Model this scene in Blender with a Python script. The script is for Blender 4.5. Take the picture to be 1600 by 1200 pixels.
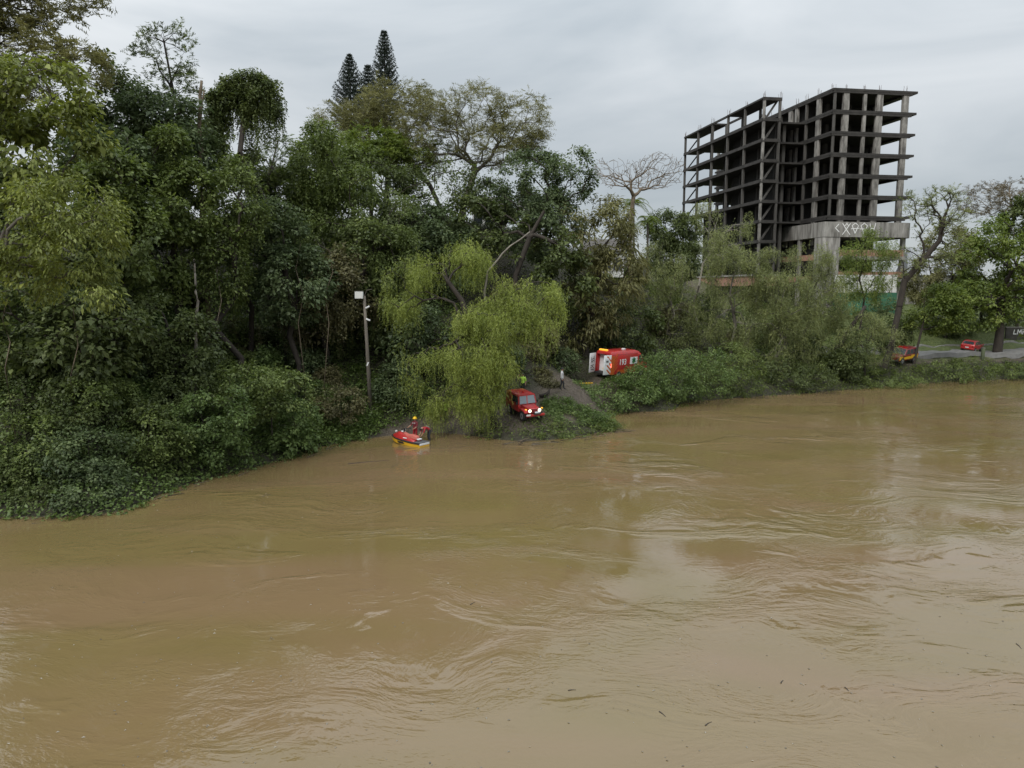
import bpy, bmesh, math, random
import numpy as np
from mathutils import Vector, Matrix

for _o in list(bpy.data.objects):
    bpy.data.objects.remove(_o)
S = bpy.context.scene
COL = S.collection
R = math.radians

# ------------------------------------------------------------------ camera
F = 1180.0                       # focal length in photo pixels (1600 x 1200)
HOR = 450.0                      # row of the horizon
CAMZ = 11.0                      # bridge deck above the water
PITCH = math.atan((600 - HOR) / F)
cam_d = bpy.data.cameras.new('camera')
cam_d.sensor_width = 36.0
cam_d.lens = 36.0 * F / 1600.0
cam_d.clip_start = 0.5
cam_d.clip_end = 5000
cam = bpy.data.objects.new('camera', cam_d)
COL.objects.link(cam)
cam.location = (0, 0, CAMZ)
cam.rotation_euler = (math.pi / 2 - PITCH, 0, 0)
S.camera = cam

# ------------------------------------------------------------------ light: even overcast
SUN_EL, SUN_AZ = R(47), R(-150)
w = bpy.data.worlds.new('World')
S.world = w
w.use_nodes = True
nt = w.node_tree
for n in list(nt.nodes):
    nt.nodes.remove(n)
def N(tree, typ, **kw):
    n = tree.nodes.new(typ)
    for k, v in kw.items():
        setattr(n, k, v)
    return n
def LK(tree, a, b):
    tree.links.new(a, b)
wo = N(nt, 'ShaderNodeOutputWorld')
bg = N(nt, 'ShaderNodeBackground')
bg.inputs['Strength'].default_value = 0.1
sky = N(nt, 'ShaderNodeTexSky', sky_type='NISHITA')
sky.sun_disc = False
sky.sun_elevation = SUN_EL
sky.sun_rotation = SUN_AZ
tc = N(nt, 'ShaderNodeTexCoord')
mp = N(nt, 'ShaderNodeMapping')
mp.inputs['Scale'].default_value = (1.0, 1.0, 3.6)
mp.inputs['Location'].default_value = (3.1, 0.4, 0.75)
LK(nt, tc.outputs['Generated'], mp.inputs['Vector'])
n1 = N(nt, 'ShaderNodeTexNoise')
n1.inputs['Scale'].default_value = 2.1
n1.inputs['Detail'].default_value = 6
n1.inputs['Roughness'].default_value = 0.5
n1.inputs['Distortion'].default_value = 0.5
LK(nt, mp.outputs['Vector'], n1.inputs['Vector'])
cr = N(nt, 'ShaderNodeValToRGB')
cr.color_ramp.elements[0].position = 0.33
cr.color_ramp.elements[0].color = (0.77, 0.85, 0.91, 1)
cr.color_ramp.elements[1].position = 0.70
cr.color_ramp.elements[1].color = (1.23, 1.275, 1.305, 1)
LK(nt, n1.outputs['Fac'], cr.inputs['Fac'])
# an overcast vault is brighter overhead than at the horizon: (1 + k sin h)
sx = N(nt, 'ShaderNodeSeparateXYZ')
LK(nt, tc.outputs['Generated'], sx.inputs['Vector'])
m1 = N(nt, 'ShaderNodeMath', operation='MAXIMUM'); m1.inputs[1].default_value = 0.0
LK(nt, sx.outputs['Z'], m1.inputs[0])
m2 = N(nt, 'ShaderNodeMath', operation='MULTIPLY_ADD')
m2.inputs[1].default_value = 8.6
m2.inputs[2].default_value = 3.4
mpw = N(nt, 'ShaderNodeMath', operation='POWER'); mpw.inputs[1].default_value = 1.5
LK(nt, m1.outputs[0], mpw.inputs[0])
LK(nt, mpw.outputs[0], m2.inputs[0])
vm = N(nt, 'ShaderNodeVectorMath', operation='SCALE')
LK(nt, cr.outputs['Color'], vm.inputs[0])
LK(nt, m2.outputs[0], vm.inputs['Scale'])
mx = N(nt, 'ShaderNodeMixRGB')
mx.inputs['Fac'].default_value = 0.93
LK(nt, sky.outputs['Color'], mx.inputs['Color1'])
LK(nt, vm.outputs['Vector'], mx.inputs['Color2'])
LK(nt, mx.outputs['Color'], bg.inputs['Color'])
LK(nt, bg.outputs['Background'], wo.inputs['Surface'])

sun_d = bpy.data.lights.new('sun', 'SUN')
sun_d.energy = 1.5
sun_d.angle = R(35)
sun_d.color = (1.0, 0.97, 0.92)
sun = bpy.data.objects.new('sun', sun_d)
COL.objects.link(sun)
_sd = Vector((math.sin(SUN_AZ) * math.cos(SUN_EL), math.cos(SUN_AZ) * math.cos(SUN_EL), math.sin(SUN_EL)))
sun.rotation_euler = _sd.to_track_quat('Z', 'Y').to_euler()

S.view_settings.view_transform = 'Standard'
S.view_settings.look = 'None'
S.view_settings.gamma = 1
S.view_settings.use_curve_mapping = False
S.view_settings.exposure = 0.58
S.render.engine = 'CYCLES'
S.cycles.max_bounces = 6
S.cycles.diffuse_bounces = 4
S.cycles.glossy_bounces = 3
S.cycles.transmission_bounces = 4
S.cycles.use_denoising = True
S.cycles.use_adaptive_sampling = True
S.cycles.adaptive_threshold = 0.015

# ------------------------------------------------------------------ pixel helpers
CT, ST = math.cos(PITCH), math.sin(PITCH)
def ray(px, py):
    a, b = (px - 800) / F, (600 - py) / F
    return np.array([a, b * ST + CT, b * CT - ST])
def at(px, py, Y):
    """point on the pixel's ray at ground distance Y"""
    d = ray(px, py)
    t = Y / d[1]
    return np.array([d[0] * t, Y, CAMZ + d[2] * t])
def on_water(px, py, z=0.0):
    d = ray(px, py)
    t = (z - CAMZ) / d[2]
    return np.array([d[0] * t, d[1] * t, z])
def ppm(Y):                      # photo pixels per metre at distance Y
    return F / Y

# ------------------------------------------------------------------ object helpers
def link(o, parent=None):
    COL.objects.link(o)
    if parent is not None:
        o.parent = parent
    return o
def tag(o, label, cat, group=None, kind=None):
    if label: o['label'] = label
    if cat: o['category'] = cat
    if group: o['group'] = group
    if kind: o['kind'] = kind
    return o
def empty(name, loc, rz=0.0, rot=None):
    o = bpy.data.objects.new(name, None)
    o.empty_display_size = 0.3
    o.location = Vector([float(c) for c in loc])
    o.rotation_euler = rot if rot else (0, 0, rz)
    return link(o)

class MB:
    """collects verts / faces, builds ONE mesh object"""
    def __init__(s): s.v, s.f = [], []
    def add(s, vs, fs):
        k = len(s.v)
        s.v += [tuple(float(c) for c in p) for p in vs]
        s.f += [tuple(i + k for i in f) for f in fs]
        return s
    def box(s, c, d, rz=0.0, m=None):
        x, y, z = d[0] / 2, d[1] / 2, d[2] / 2
        vs = [Vector((sx_ * x, sy * y, sz * z)) for sz in (-1, 1) for sy in (-1, 1) for sx_ in (-1, 1)]
        M = m if m else Matrix.Rotation(rz, 3, 'Z')
        vs = [M @ p + Vector(c) for p in vs]
        return s.add(vs, [(0, 2, 3, 1), (4, 5, 7, 6), (0, 1, 5, 4), (2, 6, 7, 3), (0, 4, 6, 2), (1, 3, 7, 5)])
    def beam(s, a, b, wd, ht=None):
        """square bar between two points"""
        a, b = Vector(a), Vector(b)
        ht = ht or wd
        d = (b - a)
        L = d.length
        q = d.to_track_quat('X', 'Z').to_matrix()
        return s.box((a + b) / 2, (L, wd, ht), m=q)
    def tube(s, pts, rs, n=8, cap=True):
        pts = [Vector(p) for p in pts]
        if not hasattr(rs, '__len__'): rs = [rs] * len(pts)
        k0 = len(s.v); vs = []; fs = []
        for i, p in enumerate(pts):
            d = (pts[min(i + 1, len(pts) - 1)] - pts[max(i - 1, 0)])
            if d.length < 1e-9: d = Vector((0, 0, 1))
            q = d.to_track_quat('Z', 'Y').to_matrix()
            for j in range(n):
                a = 2 * math.pi * j / n
                vs.append(p + q @ Vector((math.cos(a) * rs[i], math.sin(a) * rs[i], 0)))
        for i in range(len(pts) - 1):
            for j in range(n):
                fs.append((i * n + j, i * n + (j + 1) % n, (i + 1) * n + (j + 1) % n, (i + 1) * n + j))
        if cap:
            fs.append(tuple(reversed(range(n))))
            fs.append(tuple((len(pts) - 1) * n + j for j in range(n)))
        return s.add(vs, fs)
    def disc(s, c, axis, r, h, n=16):
        c, a = Vector(c), Vector(axis).normalized()
        return s.tube([c - a * h / 2, c + a * h / 2], r, n)
    def ball(s, c, rad, nu=14, nv=9, z0=-1.0, z1=1.0):
        rx, ry, rz = rad if hasattr(rad, '__len__') else (rad,) * 3
        vs, fs = [], []
        for i in range(nv + 1):
            t = z0 + (z1 - z0) * i / nv
            t = math.sin(math.pi / 2 * t) if (z0 == -1 and z1 == 1) else t
            cr_ = math.sqrt(max(0, 1 - t * t))
            for j in range(nu):
                a = 2 * math.pi * j / nu
                vs.append((c[0] + rx * cr_ * math.cos(a), c[1] + ry * cr_ * math.sin(a), c[2] + rz * t))
        for i in range(nv):
            for j in range(nu):
                fs.append((i * nu + j, i * nu + (j + 1) % nu, (i + 1) * nu + (j + 1) % nu, (i + 1) * nu + j))
        fs.append(tuple(reversed(range(nu)))); fs.append(tuple(nv * nu + j for j in range(nu)))
        return s.add(vs, fs)
    def side(s, prof, hw):
        """side profile [(x,z)] closed, extruded to half width hw(x,z)"""
        n = len(prof)
        hwf = hw if callable(hw) else (lambda x, z: hw)
        vs = [(x, hwf(x, z), z) for x, z in prof] + [(x, -hwf(x, z), z) for x, z in prof]
        fs = [tuple(range(n)), tuple(reversed(range(n, 2 * n)))]
        fs += [(i, i + n, (i + 1) % n + n, (i + 1) % n) for i in range(n)]
        return s.add(vs, fs)
    def loft(s, secs, cap=True):
        n = len(secs[0]); vs = [p for q in secs for p in q]; fs = []
        for i in range(len(secs) - 1):
            for j in range(n):
                fs.append((i * n + j, i * n + (j + 1) % n, (i + 1) * n + (j + 1) % n, (i + 1) * n + j))
        if cap:
            fs.append(tuple(reversed(range(n)))); fs.append(tuple((len(secs) - 1) * n + j for j in range(n)))
        return s.add(vs, fs)
    def build(s, name, mat, parent=None, bevel=0.0, smooth=False, seg=2, sub=0):
        me = bpy.data.meshes.new(name)
        me.from_pydata(s.v, [], s.f)
        bm = bmesh.new(); bm.from_mesh(me)
        bmesh.ops.recalc_face_normals(bm, faces=bm.faces)
        if bevel:
            es = [e for e in bm.edges if len(e.link_faces) == 2 and e.calc_face_angle(0) > 0.35]
            bmesh.ops.bevel(bm, geom=es, offset=bevel, segments=seg, profile=0.5, affect='EDGES', clamp_overlap=True)
        bm.to_mesh(me); bm.free()
        if smooth or bevel:
            me.polygons.foreach_set('use_smooth', [True] * len(me.polygons))
            if bevel or smooth == 'angle':
                me.set_sharp_from_angle(angle=R(35))
        me.materials.append(mat)
        o = bpy.data.objects.new(name, me)
        if sub:
            md = o.modifiers.new('sub', 'SUBSURF'); md.levels = md.render_levels = sub
        return link(o, parent)

def np_mesh(name, verts, quads, mat, tone=None, smooth=False, tris=False):
    """fast mesh from arrays"""
    me = bpy.data.meshes.new(name)
    k = quads.shape[1]
    me.vertices.add(len(verts)); me.vertices.foreach_set('co', np.ascontiguousarray(verts, np.float32).ravel())
    me.loops.add(quads.size); me.loops.foreach_set('vertex_index', np.ascontiguousarray(quads, np.int32).ravel())
    me.polygons.add(len(quads))
    me.polygons.foreach_set('loop_start', np.arange(0, quads.size, k, dtype=np.int32))
    me.polygons.foreach_set('loop_total', np.full(len(quads), k, np.int32))
    me.update(calc_edges=True)
    if tone is not None:
        a = me.attributes.new('tone', 'FLOAT', 'POINT')
        a.data.foreach_set('value', np.ascontiguousarray(tone, np.float32))
    if smooth:
        me.polygons.foreach_set('use_smooth', np.ones(len(quads), bool))
    me.materials.append(mat)
    return me

# ------------------------------------------------------------------ materials
def srgb(r, g, b):
    f = lambda c: (c / 255 / 12.92) if c <= 10 else ((c / 255 + 0.055) / 1.055) ** 2.4
    return (f(r), f(g), f(b), 1)
def pbsdf(name):
    m = bpy.data.materials.new(name); m.use_nodes = True
    t = m.node_tree
    return m, t, t.nodes['Principled BSDF'], t.nodes['Material Output']
def mat(name, col, rough=0.5, metal=0.0, var=0.0, scale=4.0, bump=0.0, bscale=30.0, dirt=None, coat=0.0, emit=None, estr=0.0, stretch=None):
    m, t, b, o = pbsdf(name)
    col = tuple(col[:3]) + (1,)
    b.inputs['Base Color'].default_value = col
    b.inputs['Roughness'].default_value = rough
    b.inputs['Metallic'].default_value = metal
    b.inputs['Coat Weight'].default_value = coat
    if emit:
        b.inputs['Emission Color'].default_value = tuple(emit[:3]) + (1,)
        b.inputs['Emission Strength'].default_value = estr
    c = N(t, 'ShaderNodeTexCoord')
    vec = c.outputs['Object']
    if stretch:
        mpn = N(t, 'ShaderNodeMapping'); mpn.inputs['Scale'].default_value = stretch
        LK(t, vec, mpn.inputs['Vector']); vec = mpn.outputs['Vector']
    if var or dirt:
        nz = N(t, 'ShaderNodeTexNoise'); nz.inputs['Scale'].default_value = scale
        nz.inputs['Detail'].default_value = 6; nz.inputs['Roughness'].default_value = 0.62
        LK(t, vec, nz.inputs['Vector'])
        rp = N(t, 'ShaderNodeValToRGB')
        d = dirt if dirt else tuple(x * (1 - var) for x in col[:3])
        rp.color_ramp.elements[0].position = 0.32; rp.color_ramp.elements[0].color = tuple(d[:3]) + (1,)
        rp.color_ramp.elements[1].position = 0.66; rp.color_ramp.elements[1].color = col
        LK(t, nz.outputs['Fac'], rp.inputs['Fac']); LK(t, rp.outputs['Color'], b.inputs['Base Color'])
    if bump:
        nb = N(t, 'ShaderNodeTexNoise'); nb.inputs['Scale'].default_value = bscale; nb.inputs['Detail'].default_value = 5
        LK(t, vec, nb.inputs['Vector'])
        bp = N(t, 'ShaderNodeBump'); bp.inputs['Strength'].default_value = bump; bp.inputs['Distance'].default_value = 0.05
        LK(t, nb.outputs['Fac'], bp.inputs['Height']); LK(t, bp.outputs['Normal'], b.inputs['Normal'])
    return m
def leafmat(name, dark, mid, light, trans=0.28, rough=0.5):
    m, t, b, o = pbsdf(name)
    at_ = N(t, 'ShaderNodeAttribute'); at_.attribute_name = 'tone'
    rp = N(t, 'ShaderNodeValToRGB')
    e = rp.color_ramp.elements
    e[0].position = 0.0; e[0].color = tuple(dark) + (1,)
    e[1].position = 1.0; e[1].color = tuple(light) + (1,)
    k = e.new(0.5); k.color = tuple(mid) + (1,)
    LK(t, at_.outputs['Fac'], rp.inputs['Fac'])
    LK(t, rp.outputs['Color'], b.inputs['Base Color'])
    b.inputs['Roughness'].default_value = rough
    b.inputs['Specular IOR Level'].default_value = 0.35
    tr = N(t, 'ShaderNodeBsdfTranslucent')
    hs = N(t, 'ShaderNodeHueSaturation'); hs.inputs['Saturation'].default_value = 1.15; hs.inputs['Value'].default_value = 1.1
    LK(t, rp.outputs['Color'], hs.inputs['Color']); LK(t, hs.outputs['Color'], tr.inputs['Color'])
    ms = N(t, 'ShaderNodeMixShader'); ms.inputs['Fac'].default_value = trans
    LK(t, b.outputs['BSDF'], ms.inputs[1]); LK(t, tr.outputs['BSDF'], ms.inputs[2])
    LK(t, ms.outputs['Shader'], o.inputs['Surface'])
    return m
LM = {
 'dark': leafmat('leaf_dark', (0.05, 0.068, 0.023), (0.1, 0.13, 0.043), (0.17, 0.205, 0.068), 0.36),
 'mid': leafmat('leaf_mid', (0.066, 0.09, 0.027), (0.128, 0.17, 0.048), (0.215, 0.265, 0.08), 0.36),
 'blue': leafmat('leaf_blue', (0.052, 0.078, 0.033), (0.104, 0.142, 0.06), (0.175, 0.22, 0.098), 0.36),
 'bright': leafmat('leaf_bright', (0.08, 0.122, 0.032), (0.14, 0.208, 0.052), (0.21, 0.29, 0.08), 0.36),
 'yellow': leafmat('leaf_yellow', (0.1, 0.122, 0.03), (0.185, 0.22, 0.054), (0.31, 0.345, 0.092), 0.36),
 'olive': leafmat('leaf_olive', (0.1, 0.1, 0.038), (0.18, 0.178, 0.07), (0.265, 0.255, 0.11), 0.36),
 'brown': leafmat('leaf_brown', (0.078, 0.072, 0.034), (0.138, 0.13, 0.06), (0.205, 0.196, 0.09), 0.36),
 'willow': leafmat('leaf_willow', (0.11, 0.14, 0.032), (0.235, 0.285, 0.062), (0.39, 0.44, 0.115), 0.36),
 'wispy': leafmat('leaf_wispy', (0.1, 0.118, 0.044), (0.182, 0.208, 0.076), (0.275, 0.298, 0.114), 0.36),
 'rich': leafmat('leaf_rich', (0.072, 0.106, 0.024), (0.145, 0.195, 0.04), (0.235, 0.28, 0.066), 0.36),
 'pine': leafmat('leaf_pine', (0.018, 0.027, 0.021), (0.036, 0.05, 0.037), (0.058, 0.074, 0.052), 0.1),
 'creeper': leafmat('leaf_creeper', (0.066, 0.104, 0.03), (0.124, 0.182, 0.054), (0.205, 0.275, 0.094), 0.36),
 'grass': leafmat('leaf_grass', (0.065, 0.095, 0.026), (0.11, 0.15, 0.04), (0.165, 0.2, 0.066), 0.36),
 'dry': leafmat('leaf_dry', (0.1, 0.084, 0.052), (0.165, 0.14, 0.092), (0.23, 0.2, 0.135), 0.25),
}
BARK = {
 'dark': mat('bark_dark', (.045,.036,.028), .9, var=.5, scale=3, bump=.6, bscale=12, stretch=(1,1,.3)),
 'grey': mat('bark_grey', (.13,.115,.095), .9, var=.5, scale=3, bump=.5, bscale=12, stretch=(1,1,.3)),
 'pale': mat('bark_pale', (.25,.225,.19), .85, var=.45, scale=2, bump=.4, bscale=12, stretch=(1,1,.5)),
 'tan':  mat('bark_tan', (.19,.15,.105), .9, var=.4, scale=3, bump=.4, bscale=12),
}

# ------------------------------------------------------------------ terrain (thin-plate surface through surveyed points)
SHORE_PX = [(0,808,'L'),(100,806,'L'),(190,800,'L'),(240,775,'L'),(300,754,'L'),(380,734,'L'),(440,718,'L'),(500,699,'M'),(560,688,'M'),
            (620,680,'R'),(690,678,'R'),(760,684,'R'),(830,689,'R'),(890,682,'R')]
shore = [(-90.,30.,'L'),(-60.,32.,'L'),(-40.,34.5,'L')]
shore += [(*on_water(a, b)[:2], k) for a, b, k in SHORE_PX]
shore += [(7.2,62.5,'R'),(9.0,67.0,'G')]
shore += [(*on_water(a, b)[:2], 'G') for a, b in [(1060,630),(1130,623),(1195,618),(1300,610),(1430,599),(1500,594),(1600,591)]]
shore += [(80.,96.,'G'),(110.,101.,'G'),(150.,108.,'G')]
PROF = {'L': [(-5,-1.3),(0,-.05),(3,1.9),(7,4.6),(13,8.0),(22,11.5)], 'M': [(-5,-1.2),(0,-.05),(3,1.2),(7,3.2),(12,6.5),(18,9.5)],
        'R': [(-5,-.9),(0,-.05)], 'G': [(-5,-1.3),(0,-.05),(2.5,1.5),(6.5,2.4)]}
ctl = []
SP = np.array([(a, b) for a, b, _ in shore])
for i, (x, y, k) in enumerate(shore):
    a, b = SP[max(i - 1, 0)], SP[min(i + 1, len(SP) - 1)]
    d = (b - a) / np.linalg.norm(b - a)
    nrm = np.array([-d[1], d[0]])
    for off, hh in PROF[k]:
        p = np.array([x, y]) + nrm * off
        ctl.append((p[0], p[1], hh))
ctl += [(-6.5,59,.6),(-4,61,1.5),(-1.2,57.2,.8),(1.5,56.0,1.05),(0.2,57.6,1.15),(1.4,58.2,1.35),(2.6,59.8,1.8),(4.1,62.0,2.6),(1.6,62.5,2.35),(6.3,65.6,2.6),(3.4,65.2,2.75),(8.3,68.8,2.4),(10.4,71,2.25),(9.5,72.5,2.3),(12.5,73.0,2.25),(15.5,77.5,2.25),(13.5,78,2.4),(14.5,73.5,2.1),(12.2,69.6,1.9),(-2,60.6,1.5),(0.3,60.6,1.75),(14,75.5,2.25),(5.0,59.6,1.4),
        (-8,63,4.4),(-4,67,6.5),(3,69.5,5.0),(7.5,76.5,5.0),(12,82,5.0),(0,78,12.5),(-10,78,15),(10,88,11.5),(-30,62,14),(-42,80,18),(-15,108,19),
        (22,92,7),(22,104,10),(33,98,3.6),(40,100,3.2),(46,93,2.7),(58,97,2.75),(64,101,2.9),(70,100,2.8),(52,104,3.6),(60,110,5.0),(55,118,7.5),
        (44,112,5.5),(42,122,7),(80,112,4.5),(80,130,8.5),(0,150,19),(60,150,12),(110,150,10),(-80,60,17),(-90,110,20),
        (-60,15,-2),(-20,15,-2),(20,15,-2),(60,15,-2),(20,45,-2),(60,60,-2),(110,60,-2),(0,-10,-2),(100,0,-2)]
ctl = np.array(ctl)
def _phi(r2):
    return 0.5 * r2 * np.log(r2 + 1e-9)
_n = len(ctl)
_A = np.zeros((_n + 3, _n + 3))
_d2 = ((ctl[:, None, :2] - ctl[None, :, :2]) ** 2).sum(-1)
_A[:_n, :_n] = _phi(_d2) + np.eye(_n) * 3.0
_P = np.c_[np.ones(_n), ctl[:, :2]]
_A[:_n, _n:] = _P; _A[_n:, :_n] = _P.T
_w = np.linalg.solve(_A, np.r_[ctl[:, 2], 0, 0, 0])
def vnoise(p, f, seed=0):
    """cheap smooth noise -1..1 from rotated sines"""
    rs = np.random.RandomState(seed)
    out = 0
    for k in range(5):
        d = rs.normal(size=p.shape[1]); d /= np.linalg.norm(d)
        out = out + np.sin((p @ d) * f * (0.7 + 0.35 * k) + rs.uniform(0, 6.28))
    return out / 3.2
def H(x, y):
    q = np.c_[np.atleast_1d(x).astype(float), np.atleast_1d(y).astype(float)]
    res = np.empty(len(q))
    for s in range(0, len(q), 20000):
        c = q[s:s + 20000]
        r2 = ((c[:, None, :] - ctl[None, :, :2]) ** 2).sum(-1)
        res[s:s + 20000] = _phi(r2) @ _w[:_n] + _w[_n] + c @ _w[_n + 1:]
    # far from the surveyed place the land levels out
    far = np.clip((np.hypot(q[:, 0] - 10, q[:, 1] - 80) - 95) / 60, 0, 1)
    res = res * (1 - far) + 12.0 * far
    land = np.clip(res / 3, 0, 1)
    res = res + land * 0.22 * vnoise(q, 1.3, 3)
    river = (q[:, 1] < 25) & (far > 0)
    res[river] = -2.0
    return np.clip(res, -2.2, 24)
def h1(x, y): return float(H(x, y)[0])

gx = np.unique(np.r_[np.linspace(-1500, -100, 15), np.arange(-100, -30, 2.5), np.arange(-30, 70, 0.8), np.arange(70, 150, 2.5), np.linspace(150, 1500, 15)])
gy = np.unique(np.r_[np.arange(26, 100, 0.8), np.arange(100, 170, 2.5), np.linspace(170, 2500, 16)])
GX, GY = np.meshgrid(gx, gy)
GZ = H(GX.ravel(), GY.ravel())
nx, ny = len(gx), len(gy)
ii = (np.arange(ny - 1)[:, None] * nx + np.arange(nx - 1)[None, :]).ravel()
gq = np.c_[ii, ii + 1, ii + nx + 1, ii + nx]
# mud on the ramp and along the waterline, leaf litter under the trees, grass by the road
def ground_mat():
    m, t, b, o = pbsdf('ground_earth')
    a = N(t, 'ShaderNodeAttribute'); a.attribute_name = 'tone'
    c = N(t, 'ShaderNodeTexCoord')
    nz = N(t, 'ShaderNodeTexNoise'); nz.inputs['Scale'].default_value = 1.4; nz.inputs['Detail'].default_value = 12; nz.inputs['Roughness'].default_value = .65
    LK(t, c.outputs['Object'], nz.inputs['Vector'])
    r1 = N(t, 'ShaderNodeValToRGB'); e = r1.color_ramp.elements
    e[0].position = .3; e[0].color = (.020,.017,.010,1); e[1].position = .72; e[1].color = (.044,.044,.020,1)
    r2 = N(t, 'ShaderNodeValToRGB'); e = r2.color_ramp.elements
    e[0].position = .3; e[0].color = (.055,.042,.030,1); e[1].position = .7; e[1].color = (.125,.100,.076,1)
    r3 = N(t, 'ShaderNodeValToRGB'); e = r3.color_ramp.elements
    e[0].position = .3; e[0].color = (.06,.085,.022,1); e[1].position = .7; e[1].color = (.13,.155,.045,1)
    for r_ in (r1, r2, r3): LK(t, nz.outputs['Fac'], r_.inputs['Fac'])
    c1 = N(t, 'ShaderNodeMath', operation='MINIMUM'); c1.inputs[1].default_value = 1.0; LK(t, a.outputs['Fac'], c1.inputs[0])
    c2 = N(t, 'ShaderNodeMath', operation='SUBTRACT', use_clamp=True); c2.inputs[1].default_value = 1.0; LK(t, a.outputs['Fac'], c2.inputs[0])
    x1 = N(t, 'ShaderNodeMixRGB'); LK(t, c1.outputs[0], x1.inputs['Fac']); LK(t, r1.outputs['Color'], x1.inputs['Color1']); LK(t, r2.outputs['Color'], x1.inputs['Color2'])
    x2 = N(t, 'ShaderNodeMixRGB'); LK(t, c2.outputs[0], x2.inputs['Fac']); LK(t, x1.outputs['Color'], x2.inputs['Color1']); LK(t, r3.outputs['Color'], x2.inputs['Color2'])
    LK(t, x2.outputs['Color'], b.inputs['Base Color'])
    b.inputs['Roughness'].default_value = .8
    bp = N(t, 'ShaderNodeBump'); bp.inputs['Strength'].default_value = 1.0; bp.inputs['Distance'].default_value = .22
    n2 = N(t, 'ShaderNodeTexNoise'); n2.inputs['Scale'].default_value = 5; n2.inputs['Detail'].default_value = 7
    LK(t, c.outputs['Object'], n2.inputs['Vector']); LK(t, n2.outputs['Fac'], bp.inputs['Height']); LK(t, bp.outputs['Normal'], b.inputs['Normal'])
    return m
RAMP = np.array([(-7.5,55.5),(-4,58.5),(0.5,57.5),(2.0,58.0),(3.5,60),(6,65.5),(9.5,70.0),(11,72)])
def seg_dist(q, poly):
    best = np.full(len(q), 1e9)
    for a, b in zip(poly[:-1], poly[1:]):
        ab = b - a
        tt = np.clip(((q - a) @ ab) / (ab @ ab), 0, 1)
        best = np.minimum(best, np.linalg.norm(q - a - tt[:, None] * ab, axis=1))
    return best
GQ = np.c_[GX.ravel(), GY.ravel()]
tone = np.clip((3.0 - seg_dist(GQ, RAMP)) / 1.2, 0, 1)
tone = np.maximum(tone, 0 * GZ)
park = np.clip((GX.ravel() - 32) / 6, 0, 1) * np.clip((GZ - 1.8) / .6, 0, 1)
tone = np.where(park > 0.01, 1 + park, tone)
ground = bpy.data.objects.new('ground', np_mesh('ground', np.c_[GQ, GZ], gq, ground_mat(), tone, smooth=True))
link(ground); ground['kind'] = 'structure'

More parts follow.
